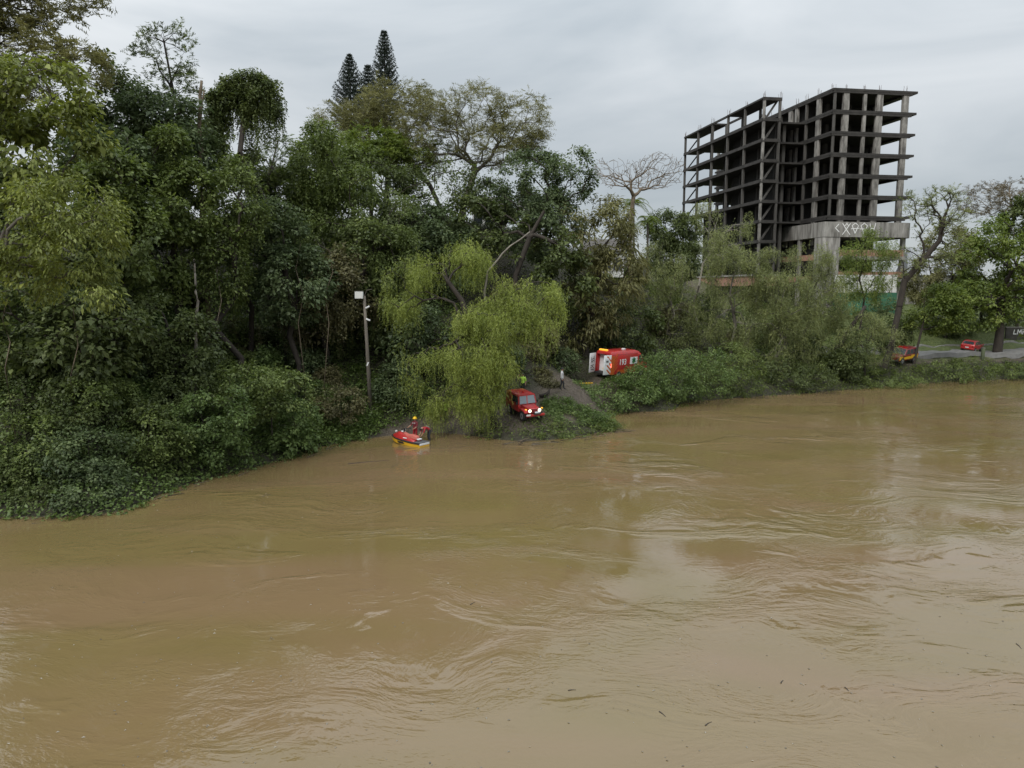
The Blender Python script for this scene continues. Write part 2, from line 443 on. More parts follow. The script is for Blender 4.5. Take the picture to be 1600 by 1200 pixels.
# ------------------------------------------------------------------ river
def water_mat():
    m, t, b, o = pbsdf('river_water')
    c = N(t, 'ShaderNodeTexCoord')
    pos = c.outputs['Object']
    # slow silt patches
    mp_ = N(t, 'ShaderNodeMapping'); mp_.inputs['Rotation'].default_value = (0, 0, R(-38)); mp_.inputs['Scale'].default_value = (.05, .13, 1)
    LK(t, pos, mp_.inputs['Vector'])
    nz = N(t, 'ShaderNodeTexNoise'); nz.inputs['Scale'].default_value = 1; nz.inputs['Detail'].default_value = 5; nz.inputs['Distortion'].default_value = 1.2
    LK(t, mp_.outputs['Vector'], nz.inputs['Vector'])
    rp = N(t, 'ShaderNodeValToRGB'); e = rp.color_ramp.elements
    e[0].position = .36; e[0].color = (.154,.115,.046,1); e[1].position = .64; e[1].color = (.180,.122,.064,1)
    LK(t, nz.outputs['Fac'], rp.inputs['Fac']); LK(t, rp.outputs['Color'], b.inputs['Base Color'])
    b.inputs['Roughness'].default_value = .03
    b.inputs['IOR'].default_value = 1.63
    # ripple fields: warped by eddies, strong in torn bands, faint elsewhere
    wv = N(t, 'ShaderNodeTexNoise'); wv.inputs['Scale'].default_value = .085; wv.inputs['Detail'].default_value = 3
    LK(t, pos, wv.inputs['Vector'])
    sub = N(t, 'ShaderNodeVectorMath', operation='SUBTRACT'); sub.inputs[1].default_value = (.5, .5, .5); LK(t, wv.outputs['Color'], sub.inputs[0])
    scl = N(t, 'ShaderNodeVectorMath', operation='SCALE'); scl.inputs['Scale'].default_value = 11.0; LK(t, sub.outputs['Vector'], scl.inputs[0])
    adv = N(t, 'ShaderNodeVectorMath', operation='ADD'); LK(t, pos, adv.inputs[0]); LK(t, scl.outputs['Vector'], adv.inputs[1])
    def ripples(scale, sxy, rot, det, vec=None, dist=.4):
        mm = N(t, 'ShaderNodeMapping'); mm.inputs['Scale'].default_value = (sxy[0], sxy[1], 1); mm.inputs['Rotation'].default_value = (0, 0, R(rot))
        LK(t, vec or adv.outputs['Vector'], mm.inputs['Vector'])
        q = N(t, 'ShaderNodeTexNoise'); q.inputs['Scale'].default_value = scale; q.inputs['Detail'].default_value = det; q.inputs['Distortion'].default_value = dist
        LK(t, mm.outputs['Vector'], q.inputs['Vector'])
        return q.outputs['Fac']
    def mask(scale, lo, hi, sxy=(1, 1), rot=0, off=0.0):
        mm = N(t, 'ShaderNodeMapping'); mm.inputs['Scale'].default_value = (sxy[0], sxy[1], 1); mm.inputs['Rotation'].default_value = (0, 0, R(rot)); mm.inputs['Location'].default_value = (off, off * .7, 0)
        LK(t, adv.outputs['Vector'], mm.inputs['Vector'])
        q = N(t, 'ShaderNodeTexNoise'); q.inputs['Scale'].default_value = scale; q.inputs['Detail'].default_value = 4; q.inputs['Roughness'].default_value = .6
        LK(t, mm.outputs['Vector'], q.inputs['Vector'])
        mr = N(t, 'ShaderNodeMapRange'); mr.interpolation_type = 'SMOOTHSTEP'
        mr.inputs['From Min'].default_value = lo; mr.inputs['From Max'].default_value = hi
        LK(t, q.outputs['Fac'], mr.inputs['Value'])
        return mr.outputs['Result']
    def mul(a, b_):
        q = N(t, 'ShaderNodeMath', operation='MULTIPLY')
        for i_, v in enumerate((a, b_)):
            if isinstance(v, (int, float)): q.inputs[i_].default_value = v
            else: LK(t, v, q.inputs[i_])
        return q.outputs[0]
    def add(a, b_):
        q = N(t, 'ShaderNodeMath', operation='ADD')
        for i_, v in enumerate((a, b_)):
            if isinstance(v, (int, float)): q.inputs[i_].default_value = v
            else: LK(t, v, q.inputs[i_])
        return q.outputs[0]
    swell = mul(ripples(.10, (1, 1.4), 20, 1, pos), .16)
    coarse = mul(ripples(1.1, (.45, 1.2), 35, 3), mul(mask(.11, .53, .68), .060))
    fine = mul(ripples(2.6, (.4, 1.4), -25, 3), mul(mask(.16, .52, .66, (.6, 1.3), -30, 40.), .045))
    micro = mul(ripples(5.5, (.8, 1.3), 10, 2), add(mul(mask(.2, .45, .7, (1, 1), 0, 90.), .020), .0035))
    def ridge(v):
        q = add(mul(v, 2.0), -1.0)
        ab_ = N(t, 'ShaderNodeMath', operation='ABSOLUTE'); LK(t, q, ab_.inputs[0])
        return add(1.0, mul(ab_.outputs[0], -1.0))
    shear = mul(ridge(ripples(1.5, (.22, 1.0), 28, 3)), mul(mask(.13, .57, .66, (.45, 1.3), 30, 15.), .045))
    chop = mul(ripples(7.0, (.35, 1.3), 25, 2), mul(mask(.24, .52, .64, (.5, 1.4), 25, 60.), .016))
    hgt = add(add(add(swell, coarse), add(fine, micro)), add(shear, chop))
    bp = N(t, 'ShaderNodeBump'); bp.inputs['Strength'].default_value = 1.0; bp.inputs['Distance'].default_value = 1.0
    LK(t, hgt, bp.inputs['Height']); LK(t, bp.outputs['Normal'], b.inputs['Normal'])
    return m
wm = MB().add([(-1500, -300, 0), (1500, -300, 0), (1500, 130, 0), (-1500, 130, 0)], [(0, 1, 2, 3)])
river = wm.build('river_water', water_mat()); river['kind'] = 'structure'

# ------------------------------------------------------------------ road and kerb in the park
M_ASPH = mat('asphalt', (.24,.235,.225), .85, var=.3, scale=1.5, bump=.3, bscale=40)
M_KERB = mat('kerb_concrete', (.36,.35,.33), .85, var=.35, scale=3)
def strip(name, poly, wd, dz, m, th=0.0, side=0.0, step=1.0):
    pts = []
    for a, b in zip(poly[:-1], poly[1:]):
        a, b = np.array(a, float), np.array(b, float)
        k = max(2, int(np.linalg.norm(b - a) / step))
        pts += [a + (b - a) * j / k for j in range(k)]
    pts.append(np.array(poly[-1], float))
    P = np.array(pts)
    T = np.gradient(P, axis=0); T /= np.linalg.norm(T, axis=1)[:, None]
    Nn = np.c_[-T[:, 1], T[:, 0]]
    Pc = P + Nn * side
    acr = np.linspace(-wd / 2, wd / 2, 3 if wd < 1 else 7)
    rows = []
    for k_ in acr:
        q = Pc + Nn * k_
        # the road bed is level across, and lies on the highest ground under it
        rows.append(np.c_[q, H(Pc[:, 0], Pc[:, 1]) + dz])
    V = np.stack(rows, 1)
    mb = MB(); n_, k_ = V.shape[:2]
    mb.add(V.reshape(-1, 3), [(i * k_ + j, i * k_ + j + 1, (i + 1) * k_ + j + 1, (i + 1) * k_ + j) for i in range(n_ - 1) for j in range(k_ - 1)])
    if th:
        V2 = V.copy(); V2[:, :, 2] -= th
        for j in (0, k_ - 1):
            W = np.concatenate([V[:, j], V2[:, j]])
            mb.add(W, [(i, i + 1, n_ + i + 1, n_ + i) for i in range(n_ - 1)])
    o = mb.build(name, m, smooth=True)
    o['kind'] = 'structure'
    return o
ROAD = [(36, 97.5), (46, 96.6), (56, 98.0), (68, 100.5), (90, 104), (120, 110)]
strip('road', ROAD, 5.2, .07, M_ASPH, th=.6)
strip('kerb', ROAD, .18, .18, M_KERB, th=.6, side=2.7)

# ------------------------------------------------------------------ vegetation generator
def unit(a):
    return a / (np.linalg.norm(a, axis=-1, keepdims=True) + 1e-9)
def leaf_arrays(pos, d, nrm, L, W, tone, tri=False):
    """one folded, pointed four-corner blade per leaf"""
    d = unit(d); side = unit(np.cross(d, nrm)); up = unit(np.cross(side, d))
    L = np.asarray(L)[:, None]; W = np.asarray(W)[:, None]
    if tri:                                             # fine leaflet
        V = np.stack([pos - side * W * .45, pos + side * W * .45, pos + d * L], 1).reshape(-1, 3)
        return V, np.arange(3 * len(pos)).reshape(-1, 3), np.repeat(tone, 3)
    p1 = pos + d * L * .42 + side * W * .5 + up * W * .18
    p2 = pos + d * L - up * L * .08
    p3 = pos + d * L * .42 - side * W * .5 + up * W * .18
    V = np.stack([pos, p1, p2, p3], 1).reshape(-1, 3)
    n = len(pos)
    return V, np.arange(4 * n).reshape(n, 4), np.repeat(tone, 4)
class Grow:
    """branch skeleton: every foliage target is joined to the cheapest node of the tree so far"""
    def __init__(s, trunk, rng):
        s.p = [np.array(q, float) for q in trunk]
        s.par = [-1] + list(range(len(trunk) - 1))
        s.path = [0.0]
        for i in range(1, len(trunk)):
            s.path.append(s.path[-1] + np.linalg.norm(s.p[i] - s.p[i - 1]))
        s.rng = rng
        s.nt = len(trunk)
    def grow(s, targets, lift=.12, pathw=.35, first=1):
        base = s.p[s.nt - 1]
        order = np.argsort(np.linalg.norm(targets - base, axis=1))
        s.ends = []
        for k in order:
            t = targets[k]
            P = np.array(s.p); D = np.linalg.norm(P - t, axis=1)
            cost = D + pathw * np.array(s.path) + np.where(P[:, 2] > t[2] + .6, 1.4 * (P[:, 2] - t[2]), 0)
            cost[:min(first, s.nt - 1)] += 50
            j = int(np.argmin(cost)); dd = D[j]
            m = 1 if dd < .7 else (2 if dd < 2.0 else 4)
            prev = j; a = s.p[j]
            for q in range(1, m + 1):
                f = q / m
                b = a + (t - a) * f
                if q < m:
                    b = b + np.array([0, 0, lift * dd * math.sin(f * math.pi)]) + s.rng.normal(size=3) * .05 * dd
                s.p.append(b); s.par.append(prev)
                s.path.append(s.path[prev] + np.linalg.norm(b - s.p[prev]))
                prev = len(s.p) - 1
            s.ends.append(prev)
        return s
    def mesh(s, r_base, r_twig=.012, power=.5):
        P = np.array(s.p); par = np.array(s.par); n = len(P)
        cnt = np.zeros(n)
        if hasattr(s, 'ends'):
            cnt[s.ends] = 1
        else: cnt[-1] = 1
        for i in range(n - 1, 0, -1):
            cnt[par[i]] += cnt[i]
        r = np.maximum(r_base * (np.maximum(cnt, .5) / max(cnt[0], 1)) ** power, r_twig)
        if s.nt > 1:                                    # trunk tapers from a flared foot
            for i in range(s.nt):
                r[i] = max(r[i], r_base * (1 - .5 * i / (s.nt - 1)))
            r[0] = r_base * 1.25
        out_v, out_f, k = [], [], 0
        idx = np.arange(1, n); a, b = P[par[idx]], P[idx]
        ra, rb = np.minimum(r[par[idx]], r[idx] * 1.6), r[idx]
        d = unit(b - a)
        ref = np.where(np.abs(d[:, 2:3]) < .9, np.array([[0, 0, 1.]]), np.array([[1., 0, 0]]))
        u = unit(np.cross(d, ref)); v = np.cross(d, u)
        for sides, sel in ((8, rb > .09), (5, (rb <= .09) & (rb > .03)), (3, rb <= .03)):
            if not sel.any(): continue
            A, B, RA, RB, U, Vv = a[sel], b[sel] + d[sel] * rb[sel][:, None] * .4, ra[sel], rb[sel], u[sel], v[sel]
            ang = 2 * np.pi * np.arange(sides) / sides
            ring = np.cos(ang)[None, :, None] * U[:, None, :] + np.sin(ang)[None, :, None] * Vv[:, None, :]
            va = A[:, None, :] + ring * RA[:, None, None]; vb = B[:, None, :] + ring * RB[:, None, None]
            V = np.concatenate([va, vb], 1).reshape(-1, 3); m_ = len(A)
            j = np.arange(sides); q = np.stack([j, (j + 1) % sides, (j + 1) % sides + sides, j + sides], 1)
            Fq = (q[None] + (np.arange(m_) * 2 * sides)[:, None, None]).reshape(-1, 4) + k
            out_v.append(V); out_f.append(Fq); k += len(V)
        return np.concatenate(out_v), np.concatenate(out_f)
def ell_points(lobes, n, rng, shell=.55, gap=0.0, gapf=1.0, seed=0):
    """targets spread through a union of ellipsoids [(centre, radii)], denser near the skin, with gaps"""
    vol = np.array([r[0] * r[1] * r[2] for _, r in lobes]) ** .8
    out = []
    while sum(map(len, out)) < n:
        k = rng.choice(len(lobes), p=vol / vol.sum(), size=n)
        u = unit(rng.normal(size=(n, 3))); rad = rng.uniform(0, 1, n) ** (1 / 3) * (1 - shell) + shell * rng.uniform(.72, 1.0, n)
        C = np.array([lobes[i][0] for i in k]); Rr = np.array([lobes[i][1] for i in k])
        p = C + u * Rr * rad[:, None]
        wob = 1 + .16 * vnoise(u, 3.1, seed + 5)[:, None]
        p = C + (p - C) * wob
        if gap > -1:
            p = p[vnoise(p, gapf, seed) > gap - .35]
        out.append(p)
        if len(out) > 40: break
    return np.concatenate(out)[:n]
def clumps(T, C0, rng, per, rad, L, W, flat=.75, updir=.5, droop=.3, tone_c=.22, out=.7):
    """leaves gathered round each target; blades face up and outwards"""
    n = len(T)
    ct = np.clip(rng.normal(.46, tone_c, n), .04, .96)
    pos = np.repeat(T, per, 0)
    o = rng.normal(size=(n * per, 3)); o = unit(o) * (rng.uniform(.15, 1, (n * per, 1)) ** .6)
    sc = np.repeat(rad * rng.uniform(.65, 1.35, n), per)[:, None] * np.array([1, 1, flat])
    p = pos + o * sc
    outw = unit(p - C0)
    nr = unit(updir * np.array([0, 0, 1.]) + out * .5 * outw + .45 * o + rng.normal(size=p.shape) * .42)
    d = o + outw * .5 + rng.normal(size=p.shape) * .5; d[:, 2] -= droop * 2
    d = d - (d * nr).sum(1, keepdims=True) * nr * .8
    sz = np.exp(rng.normal(0, .28, len(p))); l = L * sz; w_ = W * sz * rng.uniform(.75, 1.25, len(p))
    tn = np.clip(np.repeat(ct, per) + rng.normal(0, .14, len(p)), 0, 1)
    return leaf_arrays(p, d, nr, l, w_, tn)
def strands(S0, rng, per, length, L, W, step, drift, tone_c=.2, arc=.5, tri=False):
    """hanging whips with narrow leaves alternating down them"""
    n = len(S0) * per
    st = np.repeat(S0, per, 0) + rng.normal(size=(n, 3)) * np.array([.35, .35, .25])
    ln = length * np.repeat(rng.uniform(.55, 1.15, len(S0)), per) * rng.uniform(.25, 1.25, n)
    dv = unit(rng.normal(size=(n, 3)) * np.array([1, 1, 0])) * rng.uniform(.1, 1.5, (n, 1)) * drift
    ct = np.clip(np.repeat(rng.normal(.5, tone_c, len(S0)), per) + rng.normal(0, .1, n), .03, .97)
    m = int(max(3, length * 1.25 / step))
    f = np.arange(m) * step
    keep = f[None, :] < ln[:, None]
    t_ = f[None, :] / np.maximum(ln[:, None], .2)
    p = st[:, None, :] + dv[:, None, :] * np.sqrt(np.minimum(f, 2.0))[None, :, None] + np.array([0, 0, -1.])[None, None] * (f[None, :, None] - arc * np.sin(np.minimum(t_ * 2.2, 1.57))[:, :, None] * .5)
    p = p[keep]; k = len(p)
    d = rng.normal(size=(k, 3)) * np.array([.75, .75, .25]) + np.array([0, 0, -.6])
    nr = unit(rng.normal(size=(k, 3)) * np.array([.6, .6, .4]) + np.array([0, -.2, .9]))
    tn = np.clip(np.broadcast_to(ct[:, None], keep.shape)[keep] + rng.normal(0, .12, k), 0, 1)
    return leaf_arrays(p, d, nr, L * rng.uniform(.7, 1.25, k), W * rng.uniform(.7, 1.2, k), tn, tri)
def sprays(T, C0, rng, per, reach, L, W, rise=.12, tone_c=.2, zsp=.4, m=6):
    """loose pinnate sprays: fronds of narrow leaflets reaching up and outwards"""
    n = len(T) * per
    c = np.repeat(T, per, 0) + rng.normal(size=(n, 3)) * reach * .22
    outw = unit((c - C0) * np.array([1, 1, .35]))
    d = unit(outw * .6 + rng.normal(size=(n, 3)) * np.array([.8, .8, zsp]) + np.array([0, 0, rise]))
    ln = reach * rng.uniform(.5, 1.3, n)
    f = (np.arange(m) + .6) / m
    sdv = unit(np.cross(d, np.array([0, 0, 1.]) + rng.normal(size=(n, 3)) * .5))
    P, D, Nr, Tn = [], [], [], []
    ct = np.clip(np.repeat(rng.normal(.48, tone_c, len(T)), per) + rng.normal(0, .1, n), 0, 1)
    for ff in f:
        q = c + d * (ln * ff)[:, None] - np.array([0, 0, 1.]) * (.25 * ln * ff ** 2)[:, None]
        for sg in (-1, 1):
            P.append(q); D.append(sdv * sg + d * .55 + rng.normal(size=q.shape) * .2)
            Nr.append(unit(np.array([0, 0, .8]) + rng.normal(size=q.shape) * .5)); Tn.append(ct)
    P = np.concatenate(P); D = np.concatenate(D); Nr = np.concatenate(Nr); Tn = np.concatenate(Tn)
    return leaf_arrays(P, D, Nr, L * rng.uniform(.7, 1.2, len(P)), W * rng.uniform(.7, 1.2, len(P)), np.clip(Tn + rng.normal(0, .1, len(P)), 0, 1), True)
def join(parts):
    V, Fq, T, k = [], [], [], 0
    for v, f, t in parts:
        V.append(v); Fq.append(f + k); T.append(t); k += len(v)
    return np.concatenate(V), np.concatenate(Fq), np.concatenate(T)
NLEAF = [0]
def finish(name, base, g, leaves, leafm, barkm, r_base, label, cat, group, crown='crown', trunk='trunk', power=.5, r_twig=.012):
    root = empty(name, base)
    tag(root, label, cat, group)
    b = np.array(base, float)
    if g is not None:
        V, Fq = g.mesh(r_base, r_twig, power)
        link(bpy.data.objects.new(trunk, np_mesh(trunk, V - b, Fq, BARK[barkm], smooth=True)), root)
    if leaves is not None:
        V, Fq, T = leaves
        NLEAF[0] += len(Fq)
        link(bpy.data.objects.new(crown, np_mesh(crown, V - b, Fq, LM[leafm], T)), root)
    return root
def lobes_px(boxes, Y):
    """[(x0, x1, ytop, ybottom[, dY[, depth]])] in photo pixels -> ellipsoids at distance Y"""
    out = []
    for bx in boxes:
        x0, x1, y0, y1 = bx[:4]
        dy = bx[4] if len(bx) > 4 else 0.0
        Yc = Y + dy
        c = at((x0 + x1) / 2, (y0 + y1) / 2, Yc)
        k = Yc / F
        rx = (x1 - x0) / 2 * k; rz = (y1 - y0) / 2 * k
        ry = bx[5] if len(bx) > 5 else min(max(rx, rz * .7), 6.5)
        out.append((c, np.array([rx, ry, rz])))
    return out
def trunk_line(base, top, rng, n=5, bend=.04):
    base, top = np.array(base, float), np.array(top, float)
    L = np.linalg.norm(top - base)
    pts = [base + (top - base) * i / n for i in range(n + 1)]
    for i in range(1, n):
        pts[i] = pts[i] + rng.normal(size=3) * np.array([1, 1, .2]) * bend * L
    pts[0][2] -= .25
    return pts
SEED = [11]
def tree(name, label, boxes, Y, style='broad', leaf='dark', bark='dark', foot=None, n=170, per=42, L=.26, W=.15, rad=.75, r=.22,
         group=None, cat='tree', gap=0.0, trunk_px=None, droop=.3, vines=0, shell=.55, top_frac=.55, length=2.0, power=.5, lift=.12, step=.13, pathw=.35, r_twig=.012):
    SEED[0] += 1
    rng = np.random.RandomState(SEED[0] * 7 + 3)
    lobes = lobes_px(boxes, Y)
    allc = np.array([c for c, _ in lobes]); C0 = allc.mean(0)
    zlow = min(c[2] - r_[2] for c, r_ in lobes); ztop = max(c[2] + r_[2] for c, r_ in lobes)
    if foot is None:
        fx, fy = C0[0] + rng.normal() * .4, C0[1] + rng.normal() * .3
    else:
        p = at(foot, 500, Y); fx, fy = p[0], p[1]
    base = np.array([fx, fy, h1(fx, fy)])
    if trunk_px:                                        # trunk traced up the picture
        tl = [base - np.array([0, 0, .25])] + [at(q[0], q[1], Y + (q[2] if len(q) > 2 else 0)) for q in trunk_px]
        if tl[1][2] < tl[0][2]: tl[0][2] = tl[1][2] - .5
    else:
        tz = zlow + (ztop - zlow) * top_frac
        tz = max(tz, base[2] + .8)
        tl = trunk_line(base, (C0[0] * .75 + fx * .25, C0[1] * .75 + fy * .25, tz), rng)
    n = int(n * (1.25 if style != 'bare' else 1.0)); per = int(per * (1.3 if style == 'broad' else 1.0 if style in ('feather', 'airy') else 1.7))
    if style == 'broad':                                # no two crowns have the same leaf
        q = rng.uniform(.8, 1.45); L, W, per = L * q, W * q * rng.uniform(.7, 1.1), max(14, int(per / q ** 1.5))
    T = ell_points(lobes, n, rng, shell, gap, 1.1, SEED[0])
    if style in ('broad', 'willow'):                    # boughs: targets draw together round a few centres
        Kc = T[rng.choice(len(T), max(4, len(T) // 11), replace=False)]
        j = np.argmin(((T[:, None] - Kc[None]) ** 2).sum(-1), 1)
        T = T + (Kc[j] - T) * rng.uniform(.15, .6, len(T))[:, None] * np.array([1, 1, .8])
    T = T[T[:, 2] > H(T[:, 0], T[:, 1]) + .3]
    g = Grow(tl, rng).grow(T, lift=lift, pathw=pathw, first=max(1, len(tl) // 2))
    cc = C0 - np.array([0, 0, .3 * (ztop - zlow)])
    if style == 'broad':
        lv = [clumps(T, cc, rng, per, rad, L, W, droop=droop)]
    elif style == 'willow':
        lv = [strands(T, rng, per, length, L, W, step, .35, tri=True), strands(T + np.array([0, 0, .15]), rng, max(3, per // 3), length * .35, L, W, step, .8, tri=True)]
    elif style == 'feather':
        lv = [sprays(T, cc, rng, per, rad, L, W, rise=.2)]
    elif style == 'airy':
        lv = [sprays(T, cc, rng, per, rad, L, W, rise=.5)]
    elif style == 'bare':
        lv = None
    if vines and lv:
        low = T[rng.choice(len(T), vines)]
        lv.append(strands(low, rng, 5, length, .20, .11, .14, .15))
    return finish(name, base, g, join(lv) if lv else None, leaf, bark, r, label, cat, group, power=power, r_twig=r_twig)
def bush(name, label, boxes, Y, leaf='mid', n=70, per=46, L=.17, W=.10, rad=.55, group=None, style='broad', cat='bush', r=.05, gap=-.2, droop=.25, bark='dark'):
    SEED[0] += 1
    rng = np.random.RandomState(SEED[0] * 5 + 1)
    lobes = lobes_px(boxes, Y)
    C0 = np.array([c for c, _ in lobes]).mean(0)
    gz = h1(C0[0], C0[1]); base = np.array([C0[0], C0[1], min(gz, C0[2])])
    T = ell_points(lobes, n, rng, .5, gap, 1.6, SEED[0])
    hg = np.maximum(H(T[:, 0], T[:, 1]), -.02)
    T[:, 2] = np.maximum(T[:, 2], hg + .18)
    tl = [base - np.array([0, 0, .2]), base + np.array([0, 0, .25]), base + np.array([0, 0, max(.5, (C0[2] - base[2]) * .7)])]
    g = Grow(tl, rng).grow(T, lift=.2, first=1)
    cc = C0 - np.array([0, 0, 1.0])
    if style == 'broad': lv = clumps(T, cc, rng, per, rad, L, W, droop=droop, updir=.7)
    elif style == 'feather': lv = sprays(T, cc, rng, per, rad, L, W, rise=.25)
    else: lv = strands(T + np.array([0, 0, .4]), rng, per, .9, L, W, .12, .6, tri=True)
    return finish(name, base, g, lv, leaf, bark, r, label, cat, group, crown='foliage', trunk='stem')

# ------------------------------------------------------------------ unfinished concrete tower
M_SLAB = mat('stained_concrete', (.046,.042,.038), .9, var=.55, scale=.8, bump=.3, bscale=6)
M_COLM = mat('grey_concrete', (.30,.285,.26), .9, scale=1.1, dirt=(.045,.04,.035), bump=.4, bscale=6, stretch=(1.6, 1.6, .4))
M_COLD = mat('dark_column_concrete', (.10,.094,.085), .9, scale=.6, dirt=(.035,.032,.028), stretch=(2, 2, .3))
M_PARA = mat('parapet_concrete', (.34,.325,.30), .9, scale=.9, dirt=(.10,.092,.08), bump=.3, bscale=5, stretch=(1.6, 1.6, .3))
M_BRICK = mat('clay_brick', (.36,.19,.125), .9, scale=1.5, dirt=(.24,.15,.115))
M_WHITE = mat('white_paint', (.72,.72,.70), .7, scale=1.2, dirt=(.55,.55,.52))
M_GREEN = mat('green_paint', (.05,.17,.10), .7, var=.35, scale=1.5)
M_STEEL = mat('rusty_rebar', (.10,.065,.05), .8)
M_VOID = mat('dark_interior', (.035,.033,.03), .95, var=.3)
_top = at(1303, 138, 120)
BZ = 6.0
tower = empty('concrete_tower', (_top[0], _top[1], BZ), math.atan(.165))
tag(tower, 'abandoned high-rise skeleton of bare dark concrete slabs and columns', 'building')
TOP = _top[2] - BZ               # top of the roof slab in local z
FL = 3.18
def bb(name, m, x0, x1, y0, y1, z0, z1, bevel=0):
    return MB().box(((x0 + x1) / 2, (y0 + y1) / 2, (z0 + z1) / 2), (x1 - x0, y1 - y0, z1 - z0)).build(name, m, tower, bevel=bevel)
lv = [TOP - k * FL for k in range(7)]
wl0 = TOP - .25
PZ1 = TOP - 6 * FL - 1.0          # parapet top
PZ0 = PZ1 - 2.3
for z in lv:                      # main block slabs with a deeper edge beam
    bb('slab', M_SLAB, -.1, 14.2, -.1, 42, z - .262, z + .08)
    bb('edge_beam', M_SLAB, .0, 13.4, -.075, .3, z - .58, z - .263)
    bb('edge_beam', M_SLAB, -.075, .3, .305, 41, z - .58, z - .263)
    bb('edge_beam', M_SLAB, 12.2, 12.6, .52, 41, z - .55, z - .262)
CUTS = [(0.14, .35, .3), (2.25, .95, .5), (5.4, .5, .4), (7.9, 1.05, .5), (12.35, .95, .5)]
for u, wd, dp in CUTS:            # columns of the river face
    zb = PZ1 - .2 if u > 0.3 else lv[6]
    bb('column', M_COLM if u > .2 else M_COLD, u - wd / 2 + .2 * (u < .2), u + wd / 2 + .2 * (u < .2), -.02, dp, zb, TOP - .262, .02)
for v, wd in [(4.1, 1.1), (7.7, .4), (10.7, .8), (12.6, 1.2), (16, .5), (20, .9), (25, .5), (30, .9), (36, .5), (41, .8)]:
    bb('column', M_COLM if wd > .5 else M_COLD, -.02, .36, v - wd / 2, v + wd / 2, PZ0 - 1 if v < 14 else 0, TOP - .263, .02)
for u, v in [(-3, q) for q in (9, 15, 21, 27)]:
    bb('column', M_COLD, u - .25, u + .25, v - .25, v + .25, 0, wl0 - 3.5)
for u in (4, 8, 12.4):
    for v in (8.2, 16, 24, 32, 40):
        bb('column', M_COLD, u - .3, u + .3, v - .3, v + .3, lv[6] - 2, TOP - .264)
# lift and stair core
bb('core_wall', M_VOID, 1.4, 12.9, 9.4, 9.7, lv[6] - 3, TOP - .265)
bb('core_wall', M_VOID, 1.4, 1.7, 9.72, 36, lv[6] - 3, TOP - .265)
for k in range(1, 7):
    MB().beam((5.0, 6.5, lv[k]), (8.3, 8.6, lv[k - 1] - .3), .9, .18).build('stair_flight', M_SLAB, tower)
# stair wing
UX0, UX1, V0, V1 = -8.6, -5.4, 5.5, 38.1
VC = [V0 + .2 + k * (V1 - V0 - .4) / 5 for k in range(6)]
wl = [TOP - .25 - k * FL for k in range(9)]
for k, z in enumerate(wl):
    if k == 0:
        bb('slab', M_SLAB, UX0, UX1, V0, VC[2], z - .28, z)
        bb('slab', M_SLAB, UX0, UX1, VC[3], V1, z - .28, z)
        bb('edge_beam', M_SLAB, UX0 + .04, UX0 + .34, VC[2] + .02, VC[3] - .02, z - .34, z - .02)
        bb('edge_beam', M_SLAB, UX1 - .34, UX1 - .04, VC[2] + .02, VC[3] - .02, z - .34, z - .02)
    else:
        bb('slab', M_SLAB, UX0, UX1, V0, V1, z - .28, z)
        if k < 7: bb('slab', M_SLAB, UX1 + .004, -.12, V0 + 2.2, V1 - 3, z - .3, z - .03)
    bb('edge_beam', M_SLAB, UX0 + .02, UX1 - .02, V0 - .05, V0 + .2, z - .5, z - .283)
    if k: bb('edge_beam', M_SLAB, UX0 - .03, UX0 + .2, V0 + .205, V1, z - .5, z - .284)
for v in VC:
    for u in (UX0 + .28, UX1 - .25):
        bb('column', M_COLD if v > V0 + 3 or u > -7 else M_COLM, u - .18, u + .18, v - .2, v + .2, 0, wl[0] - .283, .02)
for k in range(1, 9):
    MB().beam((UX0 + .9, V0 + .9, wl[k] + .02), (UX1 - .35, V0 + .9, wl[k - 1] - .3), .5, .2).build('stair_flight', M_COLD, tower)
    MB().beam((UX0 + .5, V1 - 1.0, wl[k] + .02), (UX1 - .5, V1 - 1.0, wl[k - 1] - .3), .3, .2).build('stair_flight', M_SLAB, tower)
    MB().beam((-3.2, V0 + 7, wl[k]), (-3.2, V0 + 10.5, wl[k - 1] - .3), .9, .18).build('stair_flight', M_SLAB, tower)
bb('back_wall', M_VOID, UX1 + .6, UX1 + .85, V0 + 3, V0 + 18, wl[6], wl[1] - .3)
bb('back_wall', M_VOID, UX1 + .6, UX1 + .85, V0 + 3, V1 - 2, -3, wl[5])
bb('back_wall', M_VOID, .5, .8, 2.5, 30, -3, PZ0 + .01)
# rebar starters on the roofs
rr = np.random.RandomState(3)
for u, v, z in [(c[0], .3, TOP) for c in CUTS] + [(.2, q, TOP) for q in (4.1, 7.7, 10.7, 16, 20)] + [(UX0 + .3, q, wl[0]) for q in VC] + [(UX1 - .3, V0 + .3, wl[0])]:
    mb = MB()
    for k in range(5):
        dx, dy = rr.uniform(-.3, .3, 2); hh = rr.uniform(.5, 1.1)
        mb.tube([(u + dx, v + dy, z - .05), (u + dx + rr.normal() * .05, v + dy, z + hh)], .022, 4)
    mb.build('rebar_starter', M_STEEL, tower)
